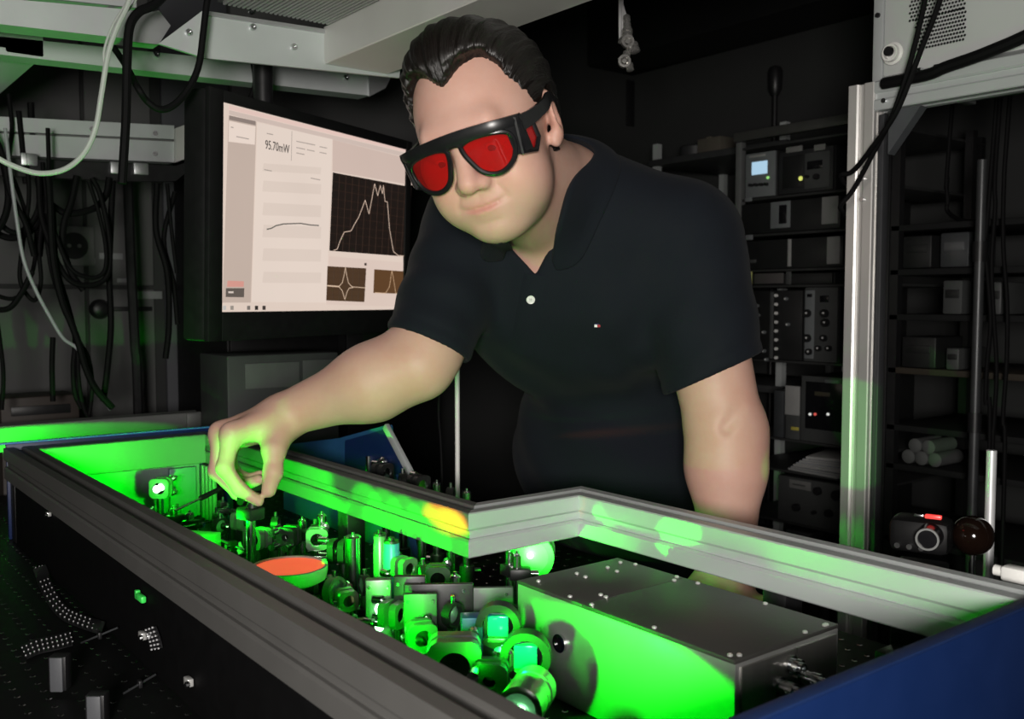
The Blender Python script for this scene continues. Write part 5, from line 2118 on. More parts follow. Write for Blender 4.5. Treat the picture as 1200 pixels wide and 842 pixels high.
# ------------------------------------------------------------------ behind the far left rail
bw = empty('blue_cover', PY(400, 556, 0.80), 0, 'blue cover box with a pale slanting edge behind the green lit rail', 'cover')
BW = Vector(bw.location)
pts = [(332, 521), (398, 513), (452, 498), (484, 560), (332, 560)]
P = [PY(u, v, 0.80) for u, v in pts]
P[-1].z = P[-2].z = TZ
quad_plate('front_sheet', P, 0.012, mat('teal_blue_sheet', (0.02, 0.09, 0.22), 0.45), bw, BW, (0, 1, 0))
P2 = [PY(404, 516, 0.797), PY(450, 503, 0.797), PY(476, 556, 0.797), PY(404, 552, 0.797)]
quad_plate('raised_panel', P2, 0.004, BLUE, bw, BW, (0, 1, 0))
MB().bar(PY(452, 499, 0.795) - BW, PY(482, 556, 0.795) - BW, 0.012, 0.008, (0, 1, 0), 0.001).build('pale_edge', ALU_W, bw)
MB().cyl(PY(432, 534, 0.795) - BW, PY(432, 553, 0.795) - BW, 0.005, None, 14).build('pin', STEEL, bw)
MB().sphere(PY(449, 541, 0.79) - BW, 0.009, 14, 10).build('knob', STEEL, bw)
# white rod
rd = empty('white_rod', (PY(536, 500, .90).x, PY(536, 500, .90).y, TZ), 0, 'slim white rod standing behind the corner of the rail', 'rod')
zt = PY(536, 415, 0.90).z + 0.012
MB().cyl((0, 0, 0.012), (0, 0, zt - TZ), 0.0039, None, 14).build('rod', WHITE, rd)
MB().cyl((0, 0, 0.001), (0, 0, 0.012), 0.014, None, 18).build('base', DARKM, rd)
cab = MB().tube(catmull([PY(518, 430, .85), PY(514, 480, .85), PY(517, 530, .85), Vector((PY(520, 560, .85).x, .85, TZ + .01))], 6), 0.002, 8)
tag(cab.build('thin_cable', RUB), 'thin black cable hanging beside the slim white rod', 'cable')
k = 0
for u, v, rz, t, lab in ((452, 546, .3, 'm', 'dark little mirror mount behind the rail next to the blue cover'), (472, 556, 1.2, 'l', 'small dark lens ring behind the rail next to the blue cover'),
                         (494, 560, .1, 'm', 'black mirror mount with bright knobs left of the white rod'), (512, 568, 2.0, 'p', 'short steel post left of the white rod'),
                         (528, 573, .8, 'l', 'tiny dark lens ring at the foot of the white rod'), (547, 578, -.4, 'p', 'steel post with knob right of the white rod')):
    q = PY(u, v, 0.745 + 0.02 * (k % 2))
    hh = q.z - TZ
    k += 1
    if t == 'm':
        mirror_mount((q.x, q.y), rz, lab, zc=hh - .012, s=.028, plate=DARKM, hold=0.03)
    elif t == 'l':
        lens_mount((q.x, q.y), rz, lab, zc=hh - .012, r=.013, hold=0.03)
    else:
        post_stand((q.x, q.y), rz, lab, h=hh)

# ------------------------------------------------------------------ behind the far right rail
cm = empty('black_camera', (PY(1068, 640, 0.95).x, 0.97, TZ), math.radians(20), 'small black camera body with a red light behind the right rail', 'camera')
zz = PY(1068, 628, 0.95).z - TZ
MB().box((0, 0, zz * .5 - .015), (0.05, 0.05, zz - 0.035), None, 0.003).build('stand', BLACK, cm)
MB().box((0, 0, zz), (0.060, 0.045, 0.036), None, 0.008).build('body', mat('camera_black', (0.003, 0.003, 0.0033), 0.5, spec=0.2), cm)
MB().cyl((0.012, -0.022, zz + .004), (0.012, -0.040, zz + .004), 0.013, 0.011, 20).build('lens', BLACK_G, cm)
MB().ring((0.012, -0.041, zz + .004), (0, 1, 0), 0.0115, 0.0095, 0.003).build('lens_ring', ALU_D, cm)
for i in range(3):
    MB().cyl((-0.02 + i * .012, -0.023, zz - .010), (-0.02 + i * .012, -0.026, zz - .010), 0.003, None, 10).build('button', STEEL, cm)
MB().box((0.014, -0.02, zz + 0.0235), (0.016, 0.006, 0.004), None, 0.001).build('red_light', emis('red_led', (1.0, 0.06, 0.05), 1.2), cm)
MB().box((0.0, -0.02, zz + 0.0232), (0.010, 0.004, 0.003), None, 0.0008).build('metal_tab', STEEL, cm)
gl = empty('dark_globe', (PY(1140, 628, 1.0).x, 1.0, TZ), 0, 'dark amber glass globe on a thin metal stem', 'globe')
zz = PY(1140, 627, 1.0).z - TZ
MB().cyl((0, 0, .001), (0, 0, 0.010), 0.0175, None, 24).build('foot', DARKM, gl)
MB().cyl((0, 0, 0.010), (0, 0, zz - .02), 0.0032, None, 12).build('stem', STEEL, gl)
MB().sphere((0, 0, zz), 0.021, 24, 16).build('globe', mat('dark_amber_glass', (0.006, 0.003, 0.002), 0.08, 0, 0.2, 40), gl)
wr = empty('steel_rod', (PY(1160, 600, 1.03).x, 1.03, TZ), 0, 'thick pale steel rod standing beside the dark glass globe', 'rod')
zz = PY(1160, 527, 1.03).z - TZ
MB().cyl((0, 0, .011), (0, 0, zz), 0.0052, None, 16).build('rod', mat('pale_steel', (0.62, 0.63, 0.64), 0.4, 0.5), wr)
MB().cyl((0, 0, .001), (0, 0, 0.011), 0.0105, None, 20).build('base', DARKM, wr)
wc = PY(1193, 673, 0.90)
wm = empty('white_connector', (wc.x, wc.y, TZ), 0, 'white plastic connector on a short stand at the right rail', 'connector')
zz = wc.z - TZ
MB().cyl((0, 0, 0.001), (0, 0, zz - .008), 0.006, None, 12).build('stand', DARKM, wm)
MB().box((0, 0, zz), (0.026, 0.016, 0.014), None, 0.003).build('shell', WHITE, wm)
MB().cyl((-.013, 0, zz), (-.021, 0, zz), 0.005, None, 12).build('plug', WHITE, wm)
ck = MB().box((0, 0, 0.0225), (0.10, 0.05, 0.045), None, 0.004)
e = empty('black_case', (PY(1095, 655, .93).x, 0.93, TZ + .001), 0, 'low black case behind the right rail under the dark globe', 'case')
ck.build('body', BLACK, e)
MB().box((0, -.0252, 0.028), (0.10, 0.001, 0.003)).build('seam', ALU_D, e)
MB().box((0, -.027, 0.028), (0.014, 0.004, 0.010), None, 0.001).build('latch', STEEL, e)

# ------------------------------------------------------------------ white instrument on top of the frame
wi = empty('white_instrument', (-0.60, 1.62, 1.6075), 0, 'white metal instrument with perforated vents and a round socket on the frame', 'instrument')
WI = Vector(wi.location)
yf = 1.462
xa, xb = PY(1033, 60, yf).x, 0.30
MB().box(Vector(((xa + xb) / 2, yf + 0.16, 1.775)) - WI, (xb - xa, 0.31, 0.32), None, 0.004).build('case', mat('off_white_enamel', (0.50, 0.52, 0.51), 0.45, 0.0, 0.05, 10), wi)
MB().box(Vector((xa - .009, yf + 0.16, 1.775)) - WI, (0.018, 0.314, 0.33), None, 0.002).build('side_flange', GREYP, wi)
for z_ in (PY(1027, 18, yf).z, 1.85):
    MB().cyl(Vector((xa - .009, yf + .004, z_)) - WI, Vector((xa - .009, yf - .001, z_)) - WI, 0.004, None, 12).build('screw', BLACK, wi)
c = PY(1047, 63, yf) - WI
MB().lathe(c, (0, -1, 0), [(0.018, 0), (0.018, 0.003), (0.014, 0.005), (0.0135, 0.012), (0.0105, 0.012), (0.010, 0.004), (0.0005, 0.004)], 28).build('socket', WHITE, wi)
MB().cyl(c + Vector((-0.003, -0.006, 0.003)), c + Vector((-0.003, -0.0125, 0.003)), 0.0075, None, 20).build('socket_plug', BLACK, wi)
mb = MB()
for u0, v0, u1, nv in ((1067, 6, 1133, 9), (1073, 40, 1133, 9)):
    p0 = PY(u0, v0, yf)
    p1 = PY(u1, v0 - 12, yf)
    nx = 17
    for i in range(nx):
        for j in range(nv):
            x = p0.x + (p1.x - p0.x) * (i + 0.5 * (j % 2)) / nx
            z = p0.z + 0.022 - j * 0.0058
            c2 = Vector((x, yf - 0.0006, z)) - WI
            n = 6
            mb.add([c2 + Vector((0.0021 * math.cos(2 * math.pi * q / n), 0, 0.0021 * math.sin(2 * math.pi * q / n))) for q in range(n)], [tuple(range(n))])
tag(mb.build('vent_holes', BLACK, wi, smooth=False), kind='stuff')
for u, v in ((1071, 87), (1078, 86), (1100, 79)):
    c = PY(u, v, yf - .004)
    c.z = 1.6107
    MB().box(c - WI, (0.010, 0.014, 0.0095), None, 0.001).build('foot', BLACK if u != 1078 else STEEL, wi)
tag(MB().tube(catmull([PY(1035, 98, 1.440), PY(1085, 88, 1.435), PY(1110, 78, 1.435), PY(1150, 64, 1.435), PY(1210, 38, 1.435), PY(1260, 5, 1.435)], 8), 0.009, 10).build('thick_cable', RUB),
    'thick black cable lying along the foot of the white instrument', 'cable')
for i, (pts, lab) in enumerate((([(1112, -40), (1100, 5), (1078, 62), (1052, 128), (1024, 170), (1000, 200), (984, 214)], 'black cable crossing in front of the upright, upper strand'),
                                ([(1090, -40), (1083, 5), (1068, 68), (1048, 130), (1024, 178), (1000, 222), (984, 250)], 'black cable crossing in front of the upright, lower strand'))):
    ys = [1.402 + 0.014 * i] * 4 + [1.416 + 0.013 * i, 1.4405]
    P = [PY(u, v, y) for (u, v), y in zip(pts, ys)]
    zc_ = PY(*pts[-1], 1.445).z
    # bends round the left edge of the upright and drops to the floor behind it
    P = [Vector((P[0].x + 0.05, P[0].y, 2.698)), P[0] + Vector((0.05, 0.0, 0.6)), P[0] + Vector((0.04, 0.0, 0.25)), P[0] + Vector((0.018, 0.0, 0.08))] + P + [Vector((-0.9505, 1.4405, zc_ + 0.012)), Vector((-0.9545, 1.458, zc_)), Vector((-0.9560 - .016 * i, 1.500, zc_ - 0.03)),
         Vector((-0.960 - .018 * i, 1.530, zc_ - 0.25)), Vector((-0.960 - .020 * i, 1.540, 0.5)), Vector((-0.960 - .022 * i, 1.540, 0.006))]
    tag(MB().tube(catmull(P, 8), 0.0042, 10).build('hanging_cable', RUB), lab, 'cable')

# ------------------------------------------------------------------ coaxial connectors dangling over the shoulder
NICKEL = mat('satin_nickel', (0.45, 0.44, 0.42), 0.22, 0.85, 0.06, 40)
hb = empty('coax_tee_chain', PD(735, 84, 1.5), 0, 'chain of nickel coaxial tees dangling on a thin cable above the shoulder', 'connector')
HB = Vector(hb.location)


def hp3(u, v, dd=0.0):
    return PD(u, v, 1.5 + dd) - HB


MB().tube(catmull([PD(724, -60, 1.5) + Vector((0, 0, 1.0)) - HB, hp3(726, -20), hp3(728, 0), hp3(731, 14), hp3(734, 30)], 6), 0.0016, 8).build('cable', mat('grey_cable', (0.3, 0.3, 0.3), 0.4), hb)
MB().tube(catmull([PD(730, -60, 1.5) + Vector((0.01, 0, 1.0)) - HB, hp3(730, -20), hp3(730, 4), hp3(735, 22), hp3(737, 32)], 6), 0.0012, 8).build('cable', mat('grey_cable', (0.3, 0.3, 0.3), 0.4), hb)
for (u0, v0), (u1, v1), r in (((734, 18), (735, 34), 0.0062), ((735, 34), (735, 44), 0.0085), ((736, 44), (741, 62), 0.0075), ((733, 50), (726, 46), 0.006), ((741, 50), (745, 62), 0.0080), ((735, 60), (733, 72), 0.0062), ((733, 70), (727, 73), 0.0075), ((737, 74), (739, 83), 0.0060)):
    a, b = hp3(u0, v0), hp3(u1, v1, -0.004)
    L = (b - a).length
    MB().lathe(a, b - a, [(r * .7, 0), (r, L * .12), (r, L * .42), (r * .8, L * .46), (r * .8, L * .58), (r, L * .62), (r, L * .9), (r * .6, L)], 18).build('coax_body', NICKEL, hb)
for u, v in ((735.5, 49), (731.5, 72)):
    a = hp3(u, v, -0.009)
    MB().ring(a, W(0, 1, 0), 0.0095, 0.0060, 0.010).build('coax_ring', NICKEL, hb)
    MB().cyl(a + W(0, -.003, 0), a + W(0, 0.004, 0), 0.0035, None, 12).build('coax_pin', NICKEL, hb)

# ------------------------------------------------------------------ instrument rack at the back
RY = 2.0


def rx(u, v=300):
    return PY(u, v, RY).x


def rzz(u, v):
    return PY(u, v, RY).z


xL, xR = rx(860), rx(1042)
rk = empty('instrument_rack', ((xL + xR) / 2, RY + .2, 0), 0, 'dark open instrument rack with pale posts against the back wall', 'rack')
RB = Vector(rk.location)
zt = rzz(870, 166)
for x, y in ((xL + .010, RY + .01), (xR - .010, RY + .01), (xL + .010, RY + .42), (xR - .010, RY + .42)):
    MB().box(Vector((x, y, zt / 2)) - RB, (0.018, 0.02, zt), None, 0.002).build('post', mat('rack_post_grey', (0.1152, 0.1188, 0.1188), 0.5, 0.2) if x < (xL + xR) / 2 else BLACK, rk)
shelf_v = [166, 229, 273, 316, 335, 424, 516, 553, 613, 660]
SH = []
for v in shelf_v:
    z = rzz(925, v)
    SH.append(z)
    MB().box(Vector(((xL + xR) / 2, RY + .215, z)) - RB, (xR - xL - .001, 0.42, 0.006), None, 0.001).build('shelf_board', mat('rack_shelf', (0.03125, 0.03214, 0.03214), 0.5, 0.3), rk)
MB().box(Vector(((xL + xR) / 2, RY + .0, zt + .012)) - RB, (xR - xL, 0.02, 0.024), None, 0.003).build('top_bar', mat('dim_alu_bar', (0.08928, 0.08928, 0.08482), 0.4, 0.6), rk)
DK = mat('rack_black_panel', (0.01008, 0.01044, 0.0108), 0.45, 0.1)
GP = mat('rack_grey_panel', (0.04464, 0.04687, 0.04687), 0.5)
GP2 = mat('rack_light_panel', (0.1161, 0.125, 0.1295), 0.5)
PAP = mat('white_label', (0.2143, 0.2143, 0.2098), 0.7)
KNB = mat('white_knob', (0.54, 0.54, 0.5256), 0.35)


def unit(name, label, cat, u0, v0, u1, v1, front, depth=0.30, dy=0.0):
    """an instrument standing on the shelf below it; front panel on the rack's face"""
    vm = (v0 + v1) / 2
    a, b = PY(u0, vm, RY + dy), PY(u1, vm, RY + dy)
    z0 = max([z for z in SH if z <= PY((u0 + u1) / 2, v1, RY).z + 0.012] + [0]) + 0.0035
    z1 = PY((u0 + u1) / 2, v0, RY + dy).z
    e = empty(name, ((a.x + b.x) / 2, RY + dy + depth / 2 + .006, z0), 0, label, cat)
    h = z1 - z0
    w = b.x - a.x
    MB().box((0, 0.003, h / 2), (w, depth - .006, h), None, 0.002).build('case', DK, e)
    MB().box((0, -depth / 2 - .001, h / 2), (w - .002, 0.008, h - .002), None, 0.0015).build('front_panel', front, e)
    base = Vector(e.location)

    def at(u, v, off=0.0):
        return PY(u, v, RY + dy) - base + Vector((0, 0.001 - off, 0))
    return e, at


def pbox(e, at, nm, u0, v0, u1, v1, m, t=0.003, off=0.0):
    a, b = at((u0 + u1) / 2, v0, off), at((u0 + u1) / 2, v1, off)
    l, r = at(u0, (v0 + v1) / 2), at(u1, (v0 + v1) / 2)
    return MB().box(((l.x + r.x) / 2, (a.y + b.y) / 2, (a.z + b.z) / 2), (abs(r.x - l.x), t, abs(a.z - b.z)), None, min(t * .3, 0.001)).build(nm, m, e)


def pknob(e, at, u, v, r, m, L=0.012, nm='knob'):
    c = at(u, v)
    return MB().lathe(c, (0, -1, 0), [(r, 0), (r, L * .8), (r * .85, L), (r * .2, L)], 14).build(nm, m, e)


e, at = unit('laser_controller', 'pale controller with a lit blue white display on the top rack shelf', 'instrument', 873, 178, 908, 227, GP2)
pbox(e, at, 'display', 881, 189, 899, 204, emis('lcd_blue_white', s2l(170, 205, 228), 1.0), 0.004)
pknob(e, at, 900, 208, 0.0035, emis('green_led', s2l(150, 220, 120), 1.0), 0.004, 'led')
for i in range(4):
    pknob(e, at, 881 + 6 * i, 217 - i * .4, 0.0042, BLACK)
pbox(e, at, 'label_strip', 878, 181, 897, 184, PAP)
e, at = unit('twin_module', 'grey twin module with a yellow lamp beside the lit controller', 'instrument', 912, 174, 976, 225, mat('rack_dim_panel', (0.01562, 0.01607, 0.01696), 0.5))
pbox(e, at, 'face', 943, 178, 972, 220, GP)
pbox(e, at, 'face', 917, 182, 941, 220, DK)
pbox(e, at, 'meter_window', 946, 188, 964, 198, BLACK_G, 0.005)
pknob(e, at, 938.5, 209, 0.0055, emis('yellow_led', s2l(215, 222, 110), 1.0), 0.004, 'led')
pknob(e, at, 958, 207, 0.007, BLACK)
pknob(e, at, 947, 207, 0.004, BLACK)
pbox(e, at, 'label_strip', 921, 171.5, 940, 178, mat('dim_label', (0.125, 0.125, 0.1205), 0.7), 0.004)
pbox(e, at, 'label_strip', 954, 169, 967, 176, mat('dim_label', (0.125, 0.125, 0.1205), 0.7), 0.004)
e, at = unit('black_module', 'black module with a white framed window and label on the second shelf', 'instrument', 868, 234, 985, 271, DK)
pbox(e, at, 'white_frame', 903, 236, 926, 267, GP2)
pbox(e, at, 'dark_window', 913, 240, 922, 262, BLACK_G, 0.005)
pbox(e, at, 'label_sheet', 963, 230, 982, 262, PAP)
pbox(e, at, 'side_clip', 873, 231, 881, 236, GP2)
e, at = unit('black_module', 'black module with one pale vertical strip on the third shelf', 'instrument', 868, 279, 988, 315, DK)
pbox(e, at, 'pale_strip', 923, 280, 927, 312, PAP)
pbox(e, at, 'label_sheet', 969, 277, 984, 309, PAP)
pbox(e, at, 'small_plate', 875, 304, 886, 308, GP)
pbox(e, at, 'side_clip', 873, 275, 882, 281, GP2)
e, at = unit('narrow_patch_unit', 'low dim patch unit with a yellow tab under the black modules', 'instrument', 872, 320, 975, 334, DK)
pbox(e, at, 'yellow_tab', 877, 318, 881, 333, mat('yellow_tab', (0.42, 0.42, 0.16), 0.6), 0.004)
pbox(e, at, 'metal_tab', 921, 318, 927, 333, GP)
pbox(e, at, 'dim_plate', 884, 320, 918, 332, mat('dim_plate', (0.05, 0.045, 0.045), 0.6))
e, at = unit('switch_module', 'black module with columns of small white buttons left of the grey plug-in', 'instrument', 880, 340, 940, 423, DK)
for i in range(8):
    pknob(e, at, 910, 346 + i * 10.4, 0.0042, KNB, 0.006, 'button')
for u, v in ((888, 358), (889, 369), (896, 389), (896, 411), (922, 350), (924, 380), (899, 421)):
    pknob(e, at, u, v, 0.0045, GP2, 0.008)
    pknob(e, at, u, v, 0.0020, KNB, 0.010, 'knob_cap')
pbox(e, at, 'grey_column', 902, 342, 906, 420, GP)
e, at = unit('plugin_module', 'grey plug in modules with dark knobs beside the white button column', 'instrument', 942, 336, 981, 423, GP)
pbox(e, at, 'pale_column', 943, 340, 954, 420, GP2)
pbox(e, at, 'window', 961, 346, 971, 354, BLACK_G, 0.005)
pbox(e, at, 'window', 946, 344, 952, 348, BLACK_G, 0.005)
for u, v, r in ((947, 367, .010), (967, 367, .010), (968, 378, .010), (947, 396, .010), (966, 396, .008), (960, 408, .007), (972, 408, .007), (949, 412, .008)):
    pknob(e, at, u, v, r, BLACK)
    pknob(e, at, u + 1, v - .5, 0.0026, KNB, 0.0135, 'knob_cap')
e, at = unit('meter_box', 'meter with a grey frame and dark screen with small lamps below the modules', 'instrument', 938, 441, 990, 514, GP)
pbox(e, at, 'dark_screen', 944, 448, 988, 504, BLACK_G, 0.005)
pbox(e, at, 'name_strip', 967, 445, 983, 449, GP2, 0.006)
pbox(e, at, 'readout', 955, 459, 973, 464, mat('dim_readout', (0.05, 0.045, 0.03), 0.4), 0.006)
for u, c in ((950, (225, 225, 220)), (956, (220, 90, 80)), (971, (230, 230, 225))):
    pknob(e, at, u, 485, 0.0032, emis('lamp_%d' % u, s2l(*c), 0.9), 0.006, 'lamp')
e, at = unit('paper_card', 'white paper card leaning left of the grey framed meter', 'paper', 920, 452, 937, 514, GP, 0.02)
pbox(e, at, 'sheet', 920, 452, 937, 486, PAP)
pbox(e, at, 'yellow_note', 927, 500, 936, 504, mat('yellow_note', (0.35, 0.30, 0.05), 0.7), 0.004)
e, at = unit('loose_parts_tray', 'dim tray of loose metal parts at the left of the paper card', 'tray', 906, 457, 918, 514, mat('dim_tray', (0.06, 0.065, 0.07), 0.4, 0.5), 0.1)
# booklets
zb = SH[7] + 0.004
for i in range(7):
    a = PY(925 + i * 2, 548, RY).x
    ob = empty('booklet', (a + 0.075, RY + .10, zb + i * 0.0065), math.radians(-6 + i * 3.5), 'thin pale booklet in the fanned pile above the bottom instrument', 'booklet', 'booklets piled in the rack')
    col = [(0.30, 0.31, 0.32), (0.12, 0.13, 0.15), (0.38, 0.38, 0.37), (0.22, 0.24, 0.27)][i % 4]
    MB().box((0, 0, 0.0028), (0.15, 0.20, 0.0054), None, 0.0008).build('cover', mat('booklet_%d' % (i % 4), col, 0.6), ob)
    MB().box((0.001, 0.0, 0.0028), (0.1485, 0.2012, 0.0036)).build('pages', PAP, ob)
e, at = unit('bottom_instrument', 'grey instrument with a paper label and dark knobs on the bottom shelf', 'instrument', 911, 562, 988, 611, GP)
pbox(e, at, 'paper_label', 925, 557 + 6, 950, 573, mat('dim_label', (0.125, 0.125, 0.1205), 0.7), 0.003)
pbox(e, at, 'label_line', 929, 567, 944, 569, GP, 0.004)
for u, v, r in ((959, 575, .010), (934, 594, .010), (972, 601, .010), (955, 600, .005), (981, 580, .012)):
    pknob(e, at, u, v, r, BLACK)
e, at = unit('tool_pouch', 'small silvery clamp lying under the bottom instrument', 'clamp', 920, 622, 948, 655, mat('dim_tray', (0.06, 0.065, 0.07), 0.4, 0.5), 0.06)
pknob(e, at, 926, 636, 0.012, STEEL, 0.02)
pknob(e, at, 934, 642, 0.009, STEEL, 0.02)

# black pole with a thick head standing behind the rack
pl_ = empty('black_pole', (PY(908, 120, 2.61).x, 2.61, 0), 0, 'thin black pole with a thick head in front of the dark back wall', 'pole')
MB().cyl((0, 0, 0.02), (0, 0, PY(908, 100, 2.61).z), 0.009, None, 12).build('pole', BLACK, pl_)
MB().lathe((0, 0, PY(908, 112, 2.61).z), (0, 0, 1), [(0.012, 0), (0.022, 0.02), (0.024, 0.075), (0.018, 0.09), (0.006, 0.095)], 18).build('head', BLACK, pl_)
MB().cyl((0, 0, 0), (0, 0, 0.02), 0.03, None, 24).build('foot', BLACK, pl_)
# black trunking box under the ceiling and little boxes on the wall
mb = MB().box((-0.6, 2.53, 2.40), (4.2, 0.24, 0.60), None, 0.01)
tag(mb.build('cable_duct', mat('duct_black', (0.006, 0.006, 0.0065), 0.7)), 'big black cable duct running along the top of the back wall', 'duct')
for (u0, v0, u1, v1), lab in (((728, 98, 742, 148), 'flat black box mounted on the dark back wall under the duct'), ((668, 110, 684, 156), 'small black panel on the dark back wall beside the ear')):
    a, b = PY(u0, v0, 2.64), PY(u1, v1, 2.64)
    e = empty('wall_box', ((a.x + b.x) / 2, 2.628, (a.z + b.z) / 2), 0, lab, 'box')
    MB().box((0, 0, 0), (abs(b.x - a.x), 0.04, abs(a.z - b.z)), None, 0.004).build('box', BLACK, e)
    MB().cyl((0, 0, -abs(a.z - b.z) / 2), (0, 0.01, -abs(a.z - b.z) / 2 - .25), 0.008, None, 10).build('conduit', BLACK, e)
# side shelf with boxes left of the rack
xs0, xs1 = PY(775, 190, 2.3).x, xL - 0.02
zs_ = PY(820, 187, 2.3).z
e = empty('side_shelf', ((xs0 + xs1) / 2, 2.42, 0), 0, 'dark side shelf with grey uprights behind the shoulder', 'shelf')
for z in (zs_, 1.0, 0.5):
    MB().box((0, 0, z), (xs1 - xs0, 0.36, 0.02), None, 0.002).build('board', mat('shelf_dark', (0.02678, 0.02768, 0.02902), 0.6), e)
for s in (-1, 1):
    for y in (-.16, .16):
        MB().box((s * ((xs1 - xs0) / 2 - .02), y, (zs_ + .06) / 2), (0.02, 0.02, zs_ + .06)).build('upright', GREYP, e)
c = PY(833, 178, 2.3)
e = empty('cardboard_box', (c.x, 2.34, zs_ + .0105), 0, 'small brown cardboard box on the side shelf', 'box')
MB().box((0, 0, 0.025), (0.09, 0.10, 0.05), None, 0.002).build('carton', mat('cardboard', (0.07142, 0.0625, 0.0491), 0.8), e)
MB().box((0, 0, 0.0505), (0.02, 0.10, 0.001)).build('tape', mat('tape', (0.25, 0.22, 0.16), 0.4), e)
c = PY(800, 172, 2.3)
e = empty('grey_drum', (c.x, 2.36, zs_ + .0105), 0, 'dark grey drum on the side shelf beside the cardboard box', 'drum')
MB().lathe((0, 0, 0), (0, 0, 1), [(0.05, 0), (0.05, 0.04), (0.046, 0.045), (0.02, 0.046)], 24).build('body', mat('drum_grey', (0.02232, 0.02321, 0.02455), 0.5), e)

# ------------------------------------------------------------------ equipment in the dark inside the right-hand frame
pp = empty('grey_pipe', (PY(1145, 400, 1.9).x, 1.9, 0), 0, 'tall dark grey pipe with collars inside the right frame', 'pipe')
zt2 = PY(1145, 188, 1.9).z
MB().cyl((0, 0, 0.01), (0, 0, zt2), 0.0095, None, 16).build('pipe', mat('pipe_grey', (0.0491, 0.05134, 0.05357), 0.4, 0.4), pp)
MB().cyl((0, 0, 0), (0, 0, 0.01), 0.032, None, 20).build('foot', BLACK, pp)
for v in (295, 495):
    z = PY(1145, v, 1.9).z
    MB().cyl((0, 0, z - .02), (0, 0, z + .02), 0.013, None, 16).build('collar', BLACK, pp)
rs = empty('dark_shelf_unit', (xR + 0.40, 2.17, 0), 0, 'dark shelf unit with cluttered boards inside the right frame', 'shelf')
for v in (265, 318, 372, 436, 505, 552, 640):
    z = PY(1090, v, 2.0).z
    if z > 0.1:
        MB().box((0, 0, z), (0.796, 0.34, 0.014), None, 0.002).build('board', mat('shelf_black', (0.01008, 0.01044, 0.0108), 0.7, spec=0.2) if v not in (436,) else mat('brown_board', (0.0324, 0.02592, 0.01872), 0.6), rs)
for s in (-1, 1):
    for y in (-.16, .16):
        MB().box((s * .388, y, 0.83), (0.02, 0.02, 1.66)).build('upright', BLACK, rs)


def shelf_box(name, lab, cat, u0, v0, u1, v1, m, dy=0.0, depth=0.12, extra=None):
    a, b = PY(u0, v1, 2.0 + dy), PY(u1, v0, 2.0 + dy)
    zb_ = max([z_ for z_ in [PY(1090, v, 2.0).z + .008 for v in (265, 318, 372, 436, 505, 552, 640)] if z_ <= a.z + 0.02] + [0])
    e = empty(name, ((a.x + b.x) / 2, 2.0 + dy + depth / 2, zb_), 0, lab, cat)
    w, h = abs(b.x - a.x), b.z - zb_
    MB().box((0, 0, h / 2), (w, depth, h), None, 0.004).build('body', m, e)
    MB().box((0, -depth / 2 - .001, h * .6), (w * .7, 0.003, h * .25), None, 0.001).build('front_plate', DK if extra is None else extra, e)
    return e


shelf_box('steel_canister', 'pale grey canister box on the shelf left of the dark pipe', 'canister', 1101, 271, 1136, 314, mat('dim_steel', (0.07142, 0.07589, 0.08035), 0.35, 0.5), extra=mat('dim_steel2', (0.1071, 0.1116, 0.1161), 0.4, 0.4))
shelf_box('grey_carton', 'dull grey carton under the pale canister box', 'carton', 1104, 328, 1128, 368, mat('dull_grey', (0.03794, 0.04018, 0.04018), 0.7))
shelf_box('dark_module', 'dark module with small fittings on the shelf beside the upright', 'instrument', 1056, 395, 1097, 432, DK)
shelf_box('dark_module', 'square dark module left of the pale canister box', 'instrument', 1057, 275, 1092, 314, DK)
shelf_box('cable_box', 'small grey socket box on the shelf under the dull grey carton', 'box', 1108, 408, 1124, 434, GP)
shelf_box('pale_box', 'pale box at the far end of the dark shelf unit', 'box', 1160, 330, 1174, 368, GP)
e = empty('grip_bundle', (-1.116, 2.075, PY(1090, 552, 2.0).z + .008), 0, 'bundle of pale rolled cloths on the low dark shelf', 'cloth')
for i, (dx, dz) in enumerate(((-.031, .0148), (0.0, .0148), (.031, .0148), (-.0155, .0415), (.0155, .0415))):
    MB().lathe((dx, -0.06, dz), (0, 1, 0), [(0.009, 0), (0.0155, 0.004), (0.0155, 0.10), (0.009, 0.104)], 16).build('roll', mat('dim_cloth', (0.07142, 0.07366, 0.07366), 0.8), e)
for i, (u, v0, v1) in enumerate(((1110, 200, 246), (1165, 180, 560), (1178, 150, 560), (1158, 240, 520))):
    P = [PY(u + (3 if i else 0.4) * math.sin(k * 1.7 + i), v0 + (v1 - v0) * k / 6, (1.98, 1.972, 1.956, 1.940)[i]) for k in range(7)]
    P = [P[0] + Vector((0, 0.05, 0.5))] + P
    if i:
        P = P + [Vector((P[-1].x, P[-1].y, 0.01))]
    else:
        zt_ = PY(1090, 265, 2.0).z + 0.0112
        P = P + [Vector((P[-1].x, 2.01, zt_ + 0.006)), Vector((P[-1].x, 2.06, zt_)), Vector((P[-1].x + .01, 2.16, zt_))]
    tag(MB().tube(catmull(P, 5), 0.0045, 8).build('dark_cable', RUB), 'dark cable hanging in the shadows of the right frame', 'cable', 'cables in the right frame')

